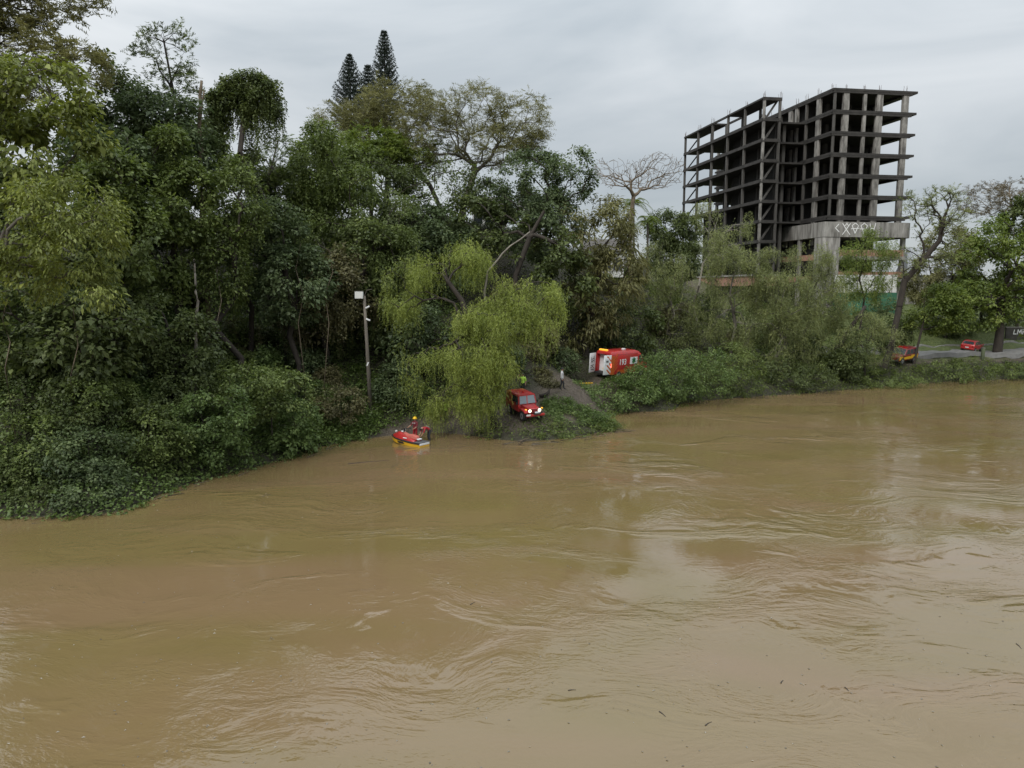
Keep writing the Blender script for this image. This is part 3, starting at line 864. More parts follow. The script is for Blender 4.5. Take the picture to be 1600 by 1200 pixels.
# podium: concrete parapet band with a rounded corner, pier, brick bands
band = [(-1.3, 15.5), (-1.3, -1.5)]
arc_ = [(12.3 + 2.0 * math.sin(a), .5 - 2.0 * math.cos(a)) for a in np.linspace(0, math.pi / 2, 7)]
path = [(-1.3, 15.5), (-1.3, -1.5)] + arc_ + [(14.3, 9)]
mb = MB(); inner = []
for i, (a, b) in enumerate(path):
    p0 = np.array(path[max(i - 1, 0)]); p1 = np.array(path[min(i + 1, len(path) - 1)])
    d = (p1 - p0) / np.linalg.norm(p1 - p0); nrm = np.array([-d[1], d[0]])
    if i == 1: nrm = np.array([1., 1.])
    inner.append(np.array([a, b]) + nrm * .25)
secs = [[(a, b, PZ0), (a, b, PZ1), (q[0], q[1], PZ1), (q[0], q[1], PZ0)] for (a, b), q in zip(path, inner)]
mb.loft(secs).build('parapet_band', M_PARA, tower)
bb('slab', M_PARA, -1.04, 12.2, -1.24, 16, PZ0 + .02, PZ0 + .3)
bb('slab', M_PARA, -1.04, 14.0, .6, 16, PZ0 + .32, PZ0 + .5)
bb('pier', M_PARA, -1.25, 1.5, -1.42, 1.2, 0, PZ0 - .003, .03)
for v in (6.0, 14.9):
    bb('column', M_PARA, -1.2, -.75, v - .3, v + .3, 0, PZ0 - .004)
bb('column', M_PARA, 12.9, 13.5, -.4, .2, 0, PZ0 - .004)
ZB = PZ0 - 1.9
for k in range(2):
    z1 = ZB - k * 3.4
    bb('brick_band', M_BRICK, 1.52, 12.88, -.9, -.7, z1 - 1.0, z1)
    bb('slab', M_PARA, 1.51, 13.2, -1.0, 9.2, z1 - 1.55, z1 - 1.003)
    bb('brick_band', M_BRICK, -1.15, -.95, 1.25, 14.6, z1 - 1.6, z1 - .7)
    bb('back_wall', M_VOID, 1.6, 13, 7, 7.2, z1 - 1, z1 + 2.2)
bb('brick_band', M_BRICK, UX0 - .2, UX0 + 3.2, V0 - 1.2, V0 - .95, wl[8] - 4.2, wl[8] - 2.6)
bb('brick_band', M_BRICK, UX0 - .2, UX0 + .05, V0 - .94, V0 + 24, wl[8] - 4.2, wl[8] - 2.6)
bb('slab', M_PARA, UX0 - .4, UX0 + 3.4, V0 - 1.3, V0 + 26, wl[8] - 2.597, wl[8] - 2.3)
bb('ground_wall', M_PARA, -1, 14, 2, 2.3, -1.5, ZB - 4.97)
# spray-painted marks on the parapet
M_SPRAY = mat('white_spray', (.78,.78,.76), .8)
def strokes(name, lines, wd, m, parent, xf):
    mb_ = MB()
    for ln in lines:
        for (a, b), (c, d) in zip(ln[:-1], ln[1:]):
            A, B = np.array([a, b], float), np.array([c, d], float)
            t = (B - A) / (np.linalg.norm(B - A) + 1e-9); nn = np.array([-t[1], t[0]]) * wd / 2; e = t * wd * .4
            q = [A - e + nn, A - e - nn, B + e - nn, B + e + nn]
            mb_.add([xf(p[0], p[1]) for p in q], [(0, 1, 2, 3)])
    return mb_.build(name, m, parent)
gl = [[(-.3,1.9),(-.8,1.3),(-.2,.7)], [(.3,2.0),(.9,1.1),(.35,.3)], [(1.5,.3),(.9,1.1),(1.5,2.0)], [(.6,1.6),(.95,2.0),(1.3,1.6)], [(1.8,1.7),(2.3,.5),(2.8,1.7),(2.3,2.1),(1.8,1.7)], [(1.7,1.2),(2.9,1.3)],
      [(3.2,1.7),(3.7,.5),(4.2,1.7),(3.7,2.1),(3.2,1.7)], [(3.1,1.2),(4.2,1.2)], [(4.6,2.0),(4.75,1.3),(5.3,1.3)], [(5.5,2.1),(5.3,1.3),(5.2,.4)], [(4.75,1.3),(4.6,.5)]]
strokes('graffiti', gl, .10, M_SPRAY, tower, lambda a, b: (a * 1.08 + 1.4, -1.506, PZ0 + .08 + b * .98))
# white and green hoarding at the foot
_h = at(1352, 457, 117)
hrd = empty('hoarding_wall', (_h[0], _h[1], h1(_h[0], _h[1]) - .2), math.atan(.10))
tag(hrd, 'white wall with a green lower band at the foot of the tower', 'wall')
hz = CAMZ + (HOR - 457) / F * 117 - hrd.location.z
MB().box((0, 0, hz / 2 - .02), (10.2, .25, hz - .04)).build('lower_band', M_GREEN, hrd)
MB().box((0, .01, hz + 1.35), (10.0, .22, 2.7)).build('upper_wall', M_WHITE, hrd)
for x in (-4.2, -1.4, 1.4, 4.2):
    MB().box((x, -.14, hz + 1.3), (.12, .06, 2.5)).build('batten', M_PARA, hrd)
MB().box((-1.6, -.12, hz + 2.0), (1.3, .04, .6)).build('window', M_VOID, hrd)
strokes('scribble', [[(1.9,.3),(2.2,1.1),(2.6,.5),(2.9,1.2)], [(3.1,.4),(3.4,1.2),(3.7,.4)], [(-4.,.3),(-3.6,1.0),(-3.2,.4),(-2.9,1.0)], [(3.6,.2),(3.6,-.3),(3.9,-.3),(3.9,.2)]], .09, M_VOID, hrd, lambda a, b: (a, -.119, hz + .3 + b))

# ------------------------------------------------------------------ grey metal roofed shed beside the tower
_s = at(1475, 430, 126)
M_TIN = mat('grey_sheet_metal', (.40,.42,.44), .55, metal=.1, var=.2, scale=.6)
shed = empty('metal_shed', (_s[0], _s[1], h1(_s[0], _s[1]) - .3), math.atan(.12))
tag(shed, 'pale grey shed with a steep sheet-metal roof beside the tower', 'shed')
ez = _s[2] - shed.location.z
MB().box((0, 2.5, ez / 2 - .02), (13, 5, ez - .04)).build('wall', M_PARA, shed)
rf = MB().add([(-6.8, -.5, ez), (6.8, -.5, ez), (6.8, 3.2, ez + 4.6), (-4.6, 3.2, ez + 4.6), (-6.8, 3.2, ez - .0), (6.8, 3.2, ez)], [(0, 1, 2, 3), (0, 3, 4), (1, 5, 2), (2, 5, 4, 3), (0, 4, 5, 1)]).build('roof', M_TIN, shed)
for k in range(14):
    t = -6.2 + k * .95
    MB().beam((t, -.52, ez + .03), (max(t, -4.6 + .1), 3.18, ez + 4.63), .07, .06).build('roof_rib', M_TIN, rf)

# ------------------------------------------------------------------ pale houses half hidden on the hill
M_GLASSD = mat('dark_window_glass', (.03,.035,.04), .12)
M_TILE = mat('grey_tile', (.12,.11,.10), .85, var=.4, scale=3)
def house(label, x0, x1, y0, Y, dep, nwx, nwz):
    a, b = at(x0, y0, Y), at(x1, y0, Y)
    cx = (a[0] + b[0]) / 2; gz = h1(cx, Y) - .4; wd = b[0] - a[0]; hh = a[2] - gz
    o = empty('hill_house', (cx, Y, gz)); tag(o, label, 'house', 'pale houses on the hill')
    MB().box((0, dep / 2, hh / 2), (wd, dep, hh)).build('wall', M_WHITE, o)
    r_ = MB().side([(-.6, hh + .003), (dep + .6, hh + .003), (dep / 2, hh + 1.6)], wd / 2 + .5).build('roof', M_TILE, o)
    r_.rotation_euler = (0, 0, math.pi / 2)
    for i in range(nwx):
        for j in range(nwz):
            x = -wd / 2 + wd * (i + .5) / nwx; z = hh - 1.6 - j * 2.9
            if z < 1: continue
            w_ = MB().box((x, -.02, z), (1.1, .05, 1.3)).build('window', M_GLASSD, o)
            MB().box((x, -.05, z - .7), (1.3, .14, .08)).build('sill', M_PARA, w_)
house('pale house glimpsed under the umbrella tree limbs', 738, 792, 322, 97, 8, 3, 3)
house('white house wall showing beside the slanting dark trunk', 815, 846, 330, 93, 7, 2, 3)
house('white house showing through the olive-brown drooping tree', 918, 975, 392, 92, 7, 3, 2)

# ------------------------------------------------------------------ ground-resting helpers
def ground_px(px, py):
    d = ray(px, py)
    for t in np.arange(30, 200, .15):
        x, y, z = d[0] * t, d[1] * t, CAMZ + d[2] * t
        if z < h1(x, y): return np.array([x, y, h1(x, y)])
    return np.array([d[0] * 100, 100, 3.])
def sit(o, x, y, head, wb=1.2, tr=.7, lift=0.0):
    """place a vehicle on the terrain: wheels touch, body follows the slope"""
    f = Vector((math.cos(head), math.sin(head), 0)); l = Vector((-f.y, f.x, 0))
    hz = lambda a, b: h1(x + f.x * a + l.x * b, y + f.y * a + l.y * b)
    zf, zr = (hz(wb, tr) + hz(wb, -tr)) / 2, (hz(-wb, tr) + hz(-wb, -tr)) / 2
    zl, zr2 = (hz(wb, tr) + hz(-wb, tr)) / 2, (hz(wb, -tr) + hz(-wb, -tr)) / 2
    zl, zr2 = (zl + zr2) / 2 + (zl - zr2) * .2, (zl + zr2) / 2 - (zl - zr2) * .2
    zm = (zf + zr) / 2; zf, zr = zm + (zf - zm) * .5, zm + (zr - zm) * .5
    fx = (f * (2 * wb) + Vector((0, 0, zf - zr))).normalized()
    lx = (l * (2 * tr) + Vector((0, 0, zl - zr2)))
    up = fx.cross(lx).normalized(); lx = up.cross(fx)
    M = Matrix((fx, lx, up)).transposed().to_4x4()
    M.translation = Vector((x, y, (zf + zr) / 2 + lift))
    o.matrix_world = M
M_RED = mat('red_car_paint', (.46,.020,.022), .34, scale=2.5, dirt=(.32,.030,.026), coat=.35)
M_DRED = mat('dark_red_paint', (.20,.016,.022), .34, var=.25, scale=2, coat=.4)
M_ORG = mat('orange_reflective', (.50,.105,.018), .5, var=.35, scale=5)
M_YEL = mat('yellow_paint', (.72,.42,.02), .4, var=.15, scale=3)
M_CWHT = mat('white_car_paint', (.72,.73,.74), .35, var=.1, scale=3)
M_BLK = mat('black_plastic', (.018,.018,.018), .6)
M_TYRE = mat('tyre_rubber', (.022,.021,.020), .85, var=.3, scale=8)
M_RIM = mat('wheel_rim', (.35,.35,.36), .4, metal=.6)
M_GLS = mat('car_glass', (.035,.045,.05), .06)
M_LAMP = mat('lit_headlamp', (.9,.85,.75), .3, emit=(1.0, .86, .62), estr=2.2)
M_TAIL = mat('lit_tail_lamp', (.5,.02,.02), .3, emit=(1.0, .10, .06), estr=3.5)
M_TAILOFF = mat('red_lens', (.35,.012,.012), .25)
M_AMB = mat('amber_marker', (.7,.32,.03), .3, emit=(1, .5, .05), estr=.6)
M_CHR = mat('chrome', (.5,.5,.5), .25, metal=1.0)
M_GRN = mat('green_sticker', (.03,.16,.06), .5)
M_PLATE = mat('number_plate', (.6,.6,.58), .5)
def txt(name, s, size, m, parent, loc, rot):
    c = bpy.data.curves.new(name, 'FONT'); c.body = s; c.size = size; c.align_x = 'CENTER'; c.align_y = 'CENTER'; c.extrude = .004; c.offset = .012
    o = bpy.data.objects.new(name, c); COL.objects.link(o)
    dg = bpy.context.evaluated_depsgraph_get()
    me = bpy.data.meshes.new_from_object(o.evaluated_get(dg))
    bpy.data.objects.remove(o)
    me.materials.clear(); me.materials.append(m)
    r_ = bpy.data.objects.new(name, me); r_.location = loc; r_.rotation_euler = rot
    return link(r_, parent)
def wheel(parent, x, y, r, wd):
    s = 1 if y > 0 else -1
    o = MB().disc((x, y, r), (0, 1, 0), r, wd, 20).build('wheel', M_TYRE, parent, bevel=.03)
    MB().disc((x, y + s * (wd / 2 + .004), r), (0, 1, 0), r * .62, .02, 14).build('rim', M_RIM, o)
    MB().disc((x, y + s * (wd / 2 + .018), r), (0, 1, 0), r * .18, .02, 8).build('hub', M_BLK, o)
def side_panel(name, pts, hw, off, m, parent, sg):
    """flat panel lying just proud of a body side; pts in (x, z)"""
    vs = [(x, sg * (hw(x, z) + off), z) for x, z in pts] + [(x, sg * (hw(x, z) - .03), z) for x, z in pts]
    n = len(pts)
    return MB().add(vs, [tuple(range(n)), tuple(range(2 * n - 1, n - 1, -1))] + [(i, (i + 1) % n, (i + 1) % n + n, i + n) for i in range(n)]).build(name, m, parent)

# ------------------------------------------------------------------ passenger cars
def car(name, label, paint, x, y, head, L, W, body, cab, glass_s, ws, rw, wx, wr, band=None, plate=True):
    o = empty(name, (0, 0, 0)); tag(o, label, 'car')
    bw = W / 2
    zc0 = cab[0][1]; zc1 = max(p[1] for p in cab)
    hb = lambda X, Z: bw - .04 * max(0, (.55 - Z)) - .05 * max(0, abs(X) / (L / 2) - .75) * 4
    hc = lambda X, Z: bw - .03 - (.15 * (Z - zc0) / (zc1 - zc0))
    MB().side(body, hb).build('body', paint, o, bevel=.05, seg=3)
    MB().side(cab, hc).build('cabin', paint, o, bevel=.05, seg=3)
    for sg in (-1, 1):
        for g_ in glass_s:
            side_panel('window', g_, hc, .012, M_GLS, o, sg)
        if band: side_panel('side_stripe', band, hb, .012, M_YEL, o, sg)
        for X in wx:
            MB().disc((X, sg * (bw - .09), wr), (0, 1, 0), wr * 1.18, .2, 18).build('wheel_arch', M_BLK, o)
            wheel(o, X, sg * (bw - .08), wr, .22)
        MB().box((.62 * L / 2, sg * (bw + .07), zc0 + .07), (.12, .16, .12)).build('mirror', paint, o, bevel=.02)
        MB().box((-L / 2 - .005, sg * (bw - .17), zc0 - .12), (.08, .24, .22)).build('tail_lamp', M_TAILOFF, o, bevel=.02)
        MB().box((L / 2 - .06, sg * (bw - .24), .62), (.10, .30, .15)).build('headlight', M_GLS, o, bevel=.02)
        MB().box((-.05 * L, sg * (bw + .004), zc0 - .14), (.16, .03, .035)).build('door_handle', M_BLK, o)
    def across(nm, p, q, inset):
        (x0, z0), (x1, z1) = p, q
        nrm = Vector((z1 - z0, 0, -(x1 - x0))).normalized()
        if nrm.x * (1 if x0 > 0 else -1) < 0: nrm = -nrm
        a, b = hc(x0, z0) - inset, hc(x1, z1) - inset
        vs = [Vector((x0, a, z0)), Vector((x0, -a, z0)), Vector((x1, -b, z1)), Vector((x1, b, z1))]
        vs = [v + nrm * .014 for v in vs] + [v - nrm * .03 for v in vs]
        MB().add(vs, [(0, 1, 2, 3), (7, 6, 5, 4), (0, 4, 5, 1), (1, 5, 6, 2), (2, 6, 7, 3), (3, 7, 4, 0)]).build(nm, M_GLS, o)
    across('windscreen', ws[0], ws[1], .09); across('rear_window', rw[0], rw[1], .11)
    MB().box((-L / 2 - .02, 0, .48), (.12, W - .16, .2)).build('rear_bumper', paint, o, bevel=.04)
    MB().box((L / 2 - .02, 0, .42), (.12, W - .16, .2)).build('front_bumper', M_BLK, o, bevel=.04)
    if plate: MB().box((-L / 2 - .085, 0, .62), (.02, .42, .14)).build('number_plate', M_PLATE, o)
    sit(o, x, y, head, wx[0], bw - .1, .075)
    return o
HB = [(-1.92,.34),(-1.95,.62),(-1.90,.92),(.95,.93),(1.55,.82),(1.88,.68),(1.93,.42),(1.88,.30)]
HC = [(-1.88,.90),(-1.70,1.15),(-1.42,1.42),(-.6,1.47),(.05,1.43),(1.0,.90)]
HG = [[(-1.50,.97),(-1.30,1.32),(-.98,1.36),(-.95,.97)],[(-.88,.97),(-.88,1.37),(-.12,1.37),(-.10,.97)],[(-.02,.97),(-.02,1.36),(.10,1.33),(.72,.97)]]
HK = dict(L=3.85, W=1.64, body=HB, cab=HC, glass_s=HG, ws=((.93,.96),(.12,1.40)), rw=((-1.80,1.04),(-1.50,1.36)), wx=(1.22,-1.2), wr=.29)
pz = at(1530, 548, 97)
car('hatchback_car', 'red hatchback stopped on the park road by the big round tree', M_RED, pz[0], 98.7, R(42), **HK)
pz = at(1481, 482, 113)
car('parked_car', 'white car half hidden by leaves up the slope behind the park', M_CWHT, pz[0], 113, R(150), **HK)
SBd = [(-2.1,.42),(-2.12,.8),(-2.08,1.08),(.95,1.10),(2.0,1.04),(2.12,.9),(2.12,.5),(2.05,.40)]
SC = [(-2.09,1.06),(-2.02,1.75),(-1.9,1.80),(.25,1.80),(.40,1.74),(1.0,1.06)]
SG = [[(-1.95,1.15),(-1.88,1.66),(-1.1,1.68),(-1.08,1.15)],[(-1.0,1.15),(-1.0,1.68),(-.3,1.68),(-.28,1.15)],[(-.2,1.15),(-.2,1.68),(.30,1.66),(.75,1.15)]]
pz = at(1412, 560, 91)
suv = car('rescue_pickup', 'dark red off-road wagon with wide yellow side stripe behind the black trunk', M_DRED, pz[0], 91.6, R(214), L=4.3, W=1.75, body=SBd, cab=SC, glass_s=SG, ws=((.95,1.13),(.43,1.70)), rw=((-2.085,1.2),(-2.04,1.66)), wx=(1.35,-1.3), wr=.37,
          band=[(-2.0,.58),(-2.0,1.02),(1.95,.98),(1.98,.55)])
MB().box((.1, 0, 1.86), (.3, 1.0, .12)).build('light_bar', M_TAILOFF, suv, bevel=.03)

# ------------------------------------------------------------------ ambulance with open rear doors
amb = empty('ambulance', (0, 0, 0)); tag(amb, 'red and orange ambulance van with its white rear doors open', 'ambulance')
def ab(name, m, x0, x1, y0, y1, z0, z1, bevel=0, parent=None):
    return MB().box(((x0 + x1) / 2, (y0 + y1) / 2, (z0 + z1) / 2), (x1 - x0, y1 - y0, z1 - z0)).build(name, m, parent or amb, bevel=bevel)
def roof_hw(x, z): return 1.0 - .18 * max(0, (z - 2.2)) / .45
MB().side([(-2.78,2.28),(-2.78,2.56),(-2.6,2.62),(1.0,2.62),(1.45,2.5),(1.75,2.28)], roof_hw).build('roof', M_RED, amb, bevel=.06, seg=3)
ab('side_wall', M_RED, -2.8, 1.3, -1.0, -.93, .45, 2.278, .03); ab('side_wall', M_RED, -2.8, 1.3, .93, 1.0, .45, 2.278, .03)
ab('load_floor', M_BLK, -2.78, 1.3, -.928, .928, .5, .6)
ab('bulkhead', M_CWHT, 1.1, 1.16, -.925, .925, .61, 2.27)
ab('cabinet', M_CWHT, -2.2, 1.0, .45, .92, .61, 2.2); ab('stretcher', M_YEL, -2.5, -.4, -.35, .3, .75, .98, .05)
MB().side([(1.302,.45),(1.302,2.277),(1.75,2.275),(2.25,1.45),(2.85,1.2),(2.95,.9),(2.95,.42)], .99).build('cab', M_RED, amb, bevel=.06, seg=3)
for sg in (-1, 1):
    side_panel('cab_window', [(1.45,1.45),(1.45,2.1),(1.72,2.1),(2.12,1.45)], lambda x, z: .99, .012, M_GLS, amb, sg)
    for X in (1.95, -1.6): wheel(amb, X, sg * .9, .36, .24)
    ab('tail_lamp', M_TAIL if sg < 0 else M_TAILOFF, -2.86, -2.70, sg * .97 - .05, sg * .97 + .05, 1.18, 1.5)
    ab('rear_pillar', M_ORG, -2.815, -2.35, sg * .995 - .03, sg * .995 + .03, .46, 2.24)
    for k in range(5):                                     # slanting reflective bars
        z = .7 + k * .3
        side_panel('reflective_bar', [(-2.33 + .02,z),(-1.9,z + .42),(-1.9,z + .56),(-2.33 + .02,z + .14)], lambda x, zz: 1.0, .012, M_ORG, amb, sg)
side_panel('lower_stripe', [(-1.85,.55),(-1.85,.85),(1.25,.85),(1.25,.55)], lambda x, z: 1.0, .010, M_ORG, amb, -1)
MB().add([(2.28, -.85, 1.50), (2.28, .85, 1.50), (1.80, .80, 2.22), (1.80, -.80, 2.22)], [(0, 1, 2, 3)]).build('windscreen', M_GLS, amb)
txt('number_marking', '193', .78, M_CWHT, amb, (-1.1, -1.017, 1.55), (math.pi / 2, 0, 0))
wn = side_panel('side_window', [(.05,1.3),(.05,1.98),(1.2,1.98),(1.2,1.3)], lambda x, z: 1.0, .012, M_CWHT, amb, -1)
for k in range(3):
    a = math.pi / 3 * k + math.pi / 6
    MB().box((.62, -1.022, 1.64), (.58, .012, .17), m=Matrix.Rotation(a, 3, 'Y')).build('star_bar', M_GRN, wn)
def door(y, ang, inner, marks):
    d = empty('rear_door', (0, 0, 0)); d.parent = amb
    d.location = (-2.83, y, 0); d.rotation_euler = (0, 0, ang)
    p = ab('door_panel', inner, -1.0, 0, -.03, .03, .5, 2.35, .02, d)
    strokes('lettering', marks, .07, M_BLK, d, lambda a, b: (a, -.034, b))
    return d
door(.95, R(6), M_CWHT, [[(-.75,1.75),(-.25,1.85)],[(-.75,1.55),(-.25,1.62)],[(-.5,1.4),(-.5,2.0)],[(-.75,1.4),(-.78,1.95)],[(-.25,1.45),(-.28,2.05)],[(-.8,1.15),(-.3,1.2)],[(-.8,.95),(-.5,1.05),(-.25,.9)],[(-.75,.8),(-.3,.75)]])
dr = door(-.95, R(-4), M_CWHT, [])
for k in range(4):
    MB().box((-.3, -.036, .75 + k * .42), (.75, .012, .13), m=Matrix.Rotation(.7, 3, 'Y')).build('reflective_bar', M_ORG, dr)
MB().box((-.6, -.046, 1.75), (.55, .02, .62)).build('notice', M_CWHT, dr)
txt('door_number', '193', .26, M_BLK, dr, (-.6, -.062, 1.75), (math.pi / 2, 0, 0))
MB().box((-2.5, .3, 2.69), (.3, .9, .14)).build('roof_marker', M_AMB, amb, bevel=.03)
ab('beacon', M_CWHT, -.3, .1, -.35, -.1, 2.62, 2.76, .04)
ab('rear_bumper', M_BLK, -2.98, -2.82, -.95, .95, .38, .56, .03)
hd = R(44)
cr_ = at(954, 588, 71.0)
sit(amb, cr_[0] + 2.8 * math.cos(hd) - 1.0 * math.sin(hd), 71.0 + 2.8 * math.sin(hd) + 1.0 * math.cos(hd), hd, 1.8, .85)

# ------------------------------------------------------------------ old red jeep with lit headlights
jp = empty('jeep', (0, 0, 0)); tag(jp, 'red old-style jeep with lit headlights coming down the ramp', 'jeep')
MB().side([(.55,.62),(.55,1.12),(1.72,1.04),(1.80,.98),(1.80,.60)], lambda x, z: .52 - .06 * (x - .55)).build('bonnet', M_RED, jp, bevel=.06, seg=3)
MB().side([(-1.85,.55),(-1.85,1.12),(.552,1.12),(.552,.55)], .76).build('body', M_RED, jp, bevel=.04)
for sg in (-1, 1):
    MB().side([(.60,.62),(.72,.86),(.98,.93),(1.62,.93),(1.80,.82),(1.82,.70),(1.62,.78),(1.05,.80),(.85,.72),(.75,.60)], .16).build('fender', M_RED, jp, bevel=.03)
    jp.children[-1].location = (0, sg * .66, 0)
    wheel(jp, 1.22, sg * .68, .39, .24); wheel(jp, -1.1, sg * .68, .39, .24)
    h_ = MB().disc((1.83, sg * .40, .88), (1, 0, 0), .115, .09, 16).build('headlight', M_LAMP, jp)
    MB().disc((1.815, sg * .40, .88), (1, 0, 0), .145, .08, 16).build('lamp_ring', M_CHR, h_)
    MB().box((1.72, sg * .66, .985), (.14, .12, .08)).build('turn_lamp', M_AMB, jp, bevel=.02)
    MB().beam((.60, sg * .70, 1.12), (.42, sg * .64, 1.78), .07).build('windscreen_post', M_RED, jp)
    side_panel('side_window', [(-.55,1.20),(-.55,1.68),(.32,1.68),(.45,1.20)], lambda x, z: .76 - .1 * (z - 1.1), .012, M_GLS, jp, sg)
    MB().box((.50, sg * .86, 1.22), (.05, .14, .2)).build('mirror', M_BLK, jp)
MB().add([(.62, -.66, 1.15), (.62, .66, 1.15), (.45, .60, 1.74), (.45, -.60, 1.74)], [(0, 1, 2, 3)]).build('windscreen', mat('pale_windscreen', (.20,.25,.28), .08), jp)
MB().beam((.44, -.66, 1.78), (.44, .66, 1.78), .07).build('windscreen_frame', M_RED, jp)
MB().side([(-1.85,1.123),(-1.85,1.72),(-1.7,1.80),(.44,1.82),(.38,1.74),(.55,1.123)], lambda x, z: .75 - .1 * (z - 1.1)).build('hard_top', M_RED, jp, bevel=.04)
gr = MB().box((1.81, 0, .84), (.05, .56, .30)).build('grille', M_BLK, jp)
for k in range(6): MB().box((1.84, -.22 + k * .088, .84), (.03, .03, .26)).build('grille_bar', M_RED, gr)
MB().box((1.98, 0, .56), (.14, 1.5, .17)).build('front_bumper', M_RED, jp, bevel=.02)
w_ = MB().disc((2.02, .12, .73), (0, 1, 0), .11, .42, 14).build('winch', M_CHR, jp)
MB().box((2.02, .12, .655), (.26, .56, .04)).build('winch_mount', M_BLK, w_)
MB().box((2.055, -.60, .62), (.02, .34, .12)).build('number_plate', M_PLATE, jp)
MB().disc((-.2, 0, 1.88), (0, 0, 1), .09, .14, 12).build('beacon', M_TAILOFF, jp)
jq = at(835, 645, 56.0)
sit(jp, jq[0] - .72, 57.65, R(-66), 1.15, .68, -.02)

# ------------------------------------------------------------------ jet ski
js = empty('jet_ski', (*on_water(638, 693)[:2], .02), R(142)); tag(js, 'red and yellow rescue jet ski afloat at the foot of the ramp', 'jet ski')
def hullsec(x, w_, zk, zg, zc): return [(x, -w_, zg), (x, -w_ * .96, zc), (x, -w_ * .45, zk), (x, w_ * .45, zk), (x, w_ * .96, zc), (x, w_, zg)]
hs = [hullsec(-1.6,.52,-.16,.22,-.02),hullsec(-.8,.58,-.18,.24,-.02),hullsec(.1,.58,-.18,.30,0),hullsec(.8,.48,-.14,.36,.05),hullsec(1.3,.28,-.04,.40,.14),hullsec(1.62,.05,.16,.43,.28)]
MB().loft(hs).build('hull', M_YEL, js, smooth='angle')
rb_ = [[(p[0] * 1.012, p[1] * 1.05 + (0), z) for p, z in zip((s[0], s[-1]), (s[0][2] - .05,) * 2)] + [(p[0] * 1.012, p[1] * 1.05, s[0][2] + .02) for p in (s[-1], s[0])] for s in hs]
MB().loft(rb_).build('rub_rail', M_BLK, js)
def dk(x, w_, z0, z1, w1): return [(x, -w_, z0), (x, -w1, z1), (x, w1, z1), (x, w_, z0)]
MB().loft([dk(-.95,.40,.25,.36,.30),dk(-.3,.42,.27,.46,.30),dk(.35,.46,.31,.72,.24),dk(.75,.44,.35,.80,.22),dk(1.1,.34,.38,.66,.18),dk(1.5,.10,.42,.50,.05)]).build('deck_cowl', M_RED, js, bevel=.04)
M_SEAT = mat('faded_red_vinyl', (.50,.13,.10), .6, var=.15, scale=4)
MB().loft([dk(-1.0,.20,.36,.62,.15),dk(-.5,.22,.42,.70,.17),dk(.0,.22,.46,.66,.17),dk(.38,.16,.62,.80,.11)]).build('seat', M_SEAT, js, bevel=.05, seg=3)
MB().box((-1.32, 0, .262), (.62, .92, .06)).build('rear_platform', mat('grey_deck_mat', (.10,.10,.105), .85, var=.3, scale=6), js, bevel=.02)
MB().box((-1.605, 0, .16), (.05, .98, .16)).build('stern_plate', M_CWHT, js, bevel=.02)
MB().tube([(.42, 0, .78), (.36, 0, 1.0)], .06, 8).build('steering_column', M_BLK, js)
hb_ = MB().tube([(.22, -.38, 1.02), (.36, -.15, 1.02), (.36, .15, 1.02), (.22, .38, 1.02)], .025, 8).build('handlebar', M_BLK, js)
for sg in (-1, 1):
    MB().tube([(.24, sg * .34, 1.02), (.16, sg * .47, 1.02)], .034, 8).build('grip', M_BLK, hb_)
    MB().box((.78, sg * .40, .86), (.08, .16, .12)).build('mirror', M_CWHT, js, bevel=.02)
    side_panel('hull_mark', [(-.2,.07),(-.05,.20),(.55,.22),(.35,.08)], lambda x, z: .585, .01, M_BLK, js, sg)
    MB().box((-.05, sg * .375, .44), (.34, .06, .05), m=Matrix.Rotation(sg * -.9, 3, 'X')).build('number_patch', M_CWHT, js)
MB().box((.55, -.05, .795), (.22, .26, .03), m=Matrix.Rotation(-.2, 3, 'Y')).build('label_patch', M_CWHT, js)
MB().box((-1.12, 0, .43), (.20, .36, .10)).build('rear_grab', M_CWHT, js, bevel=.03)

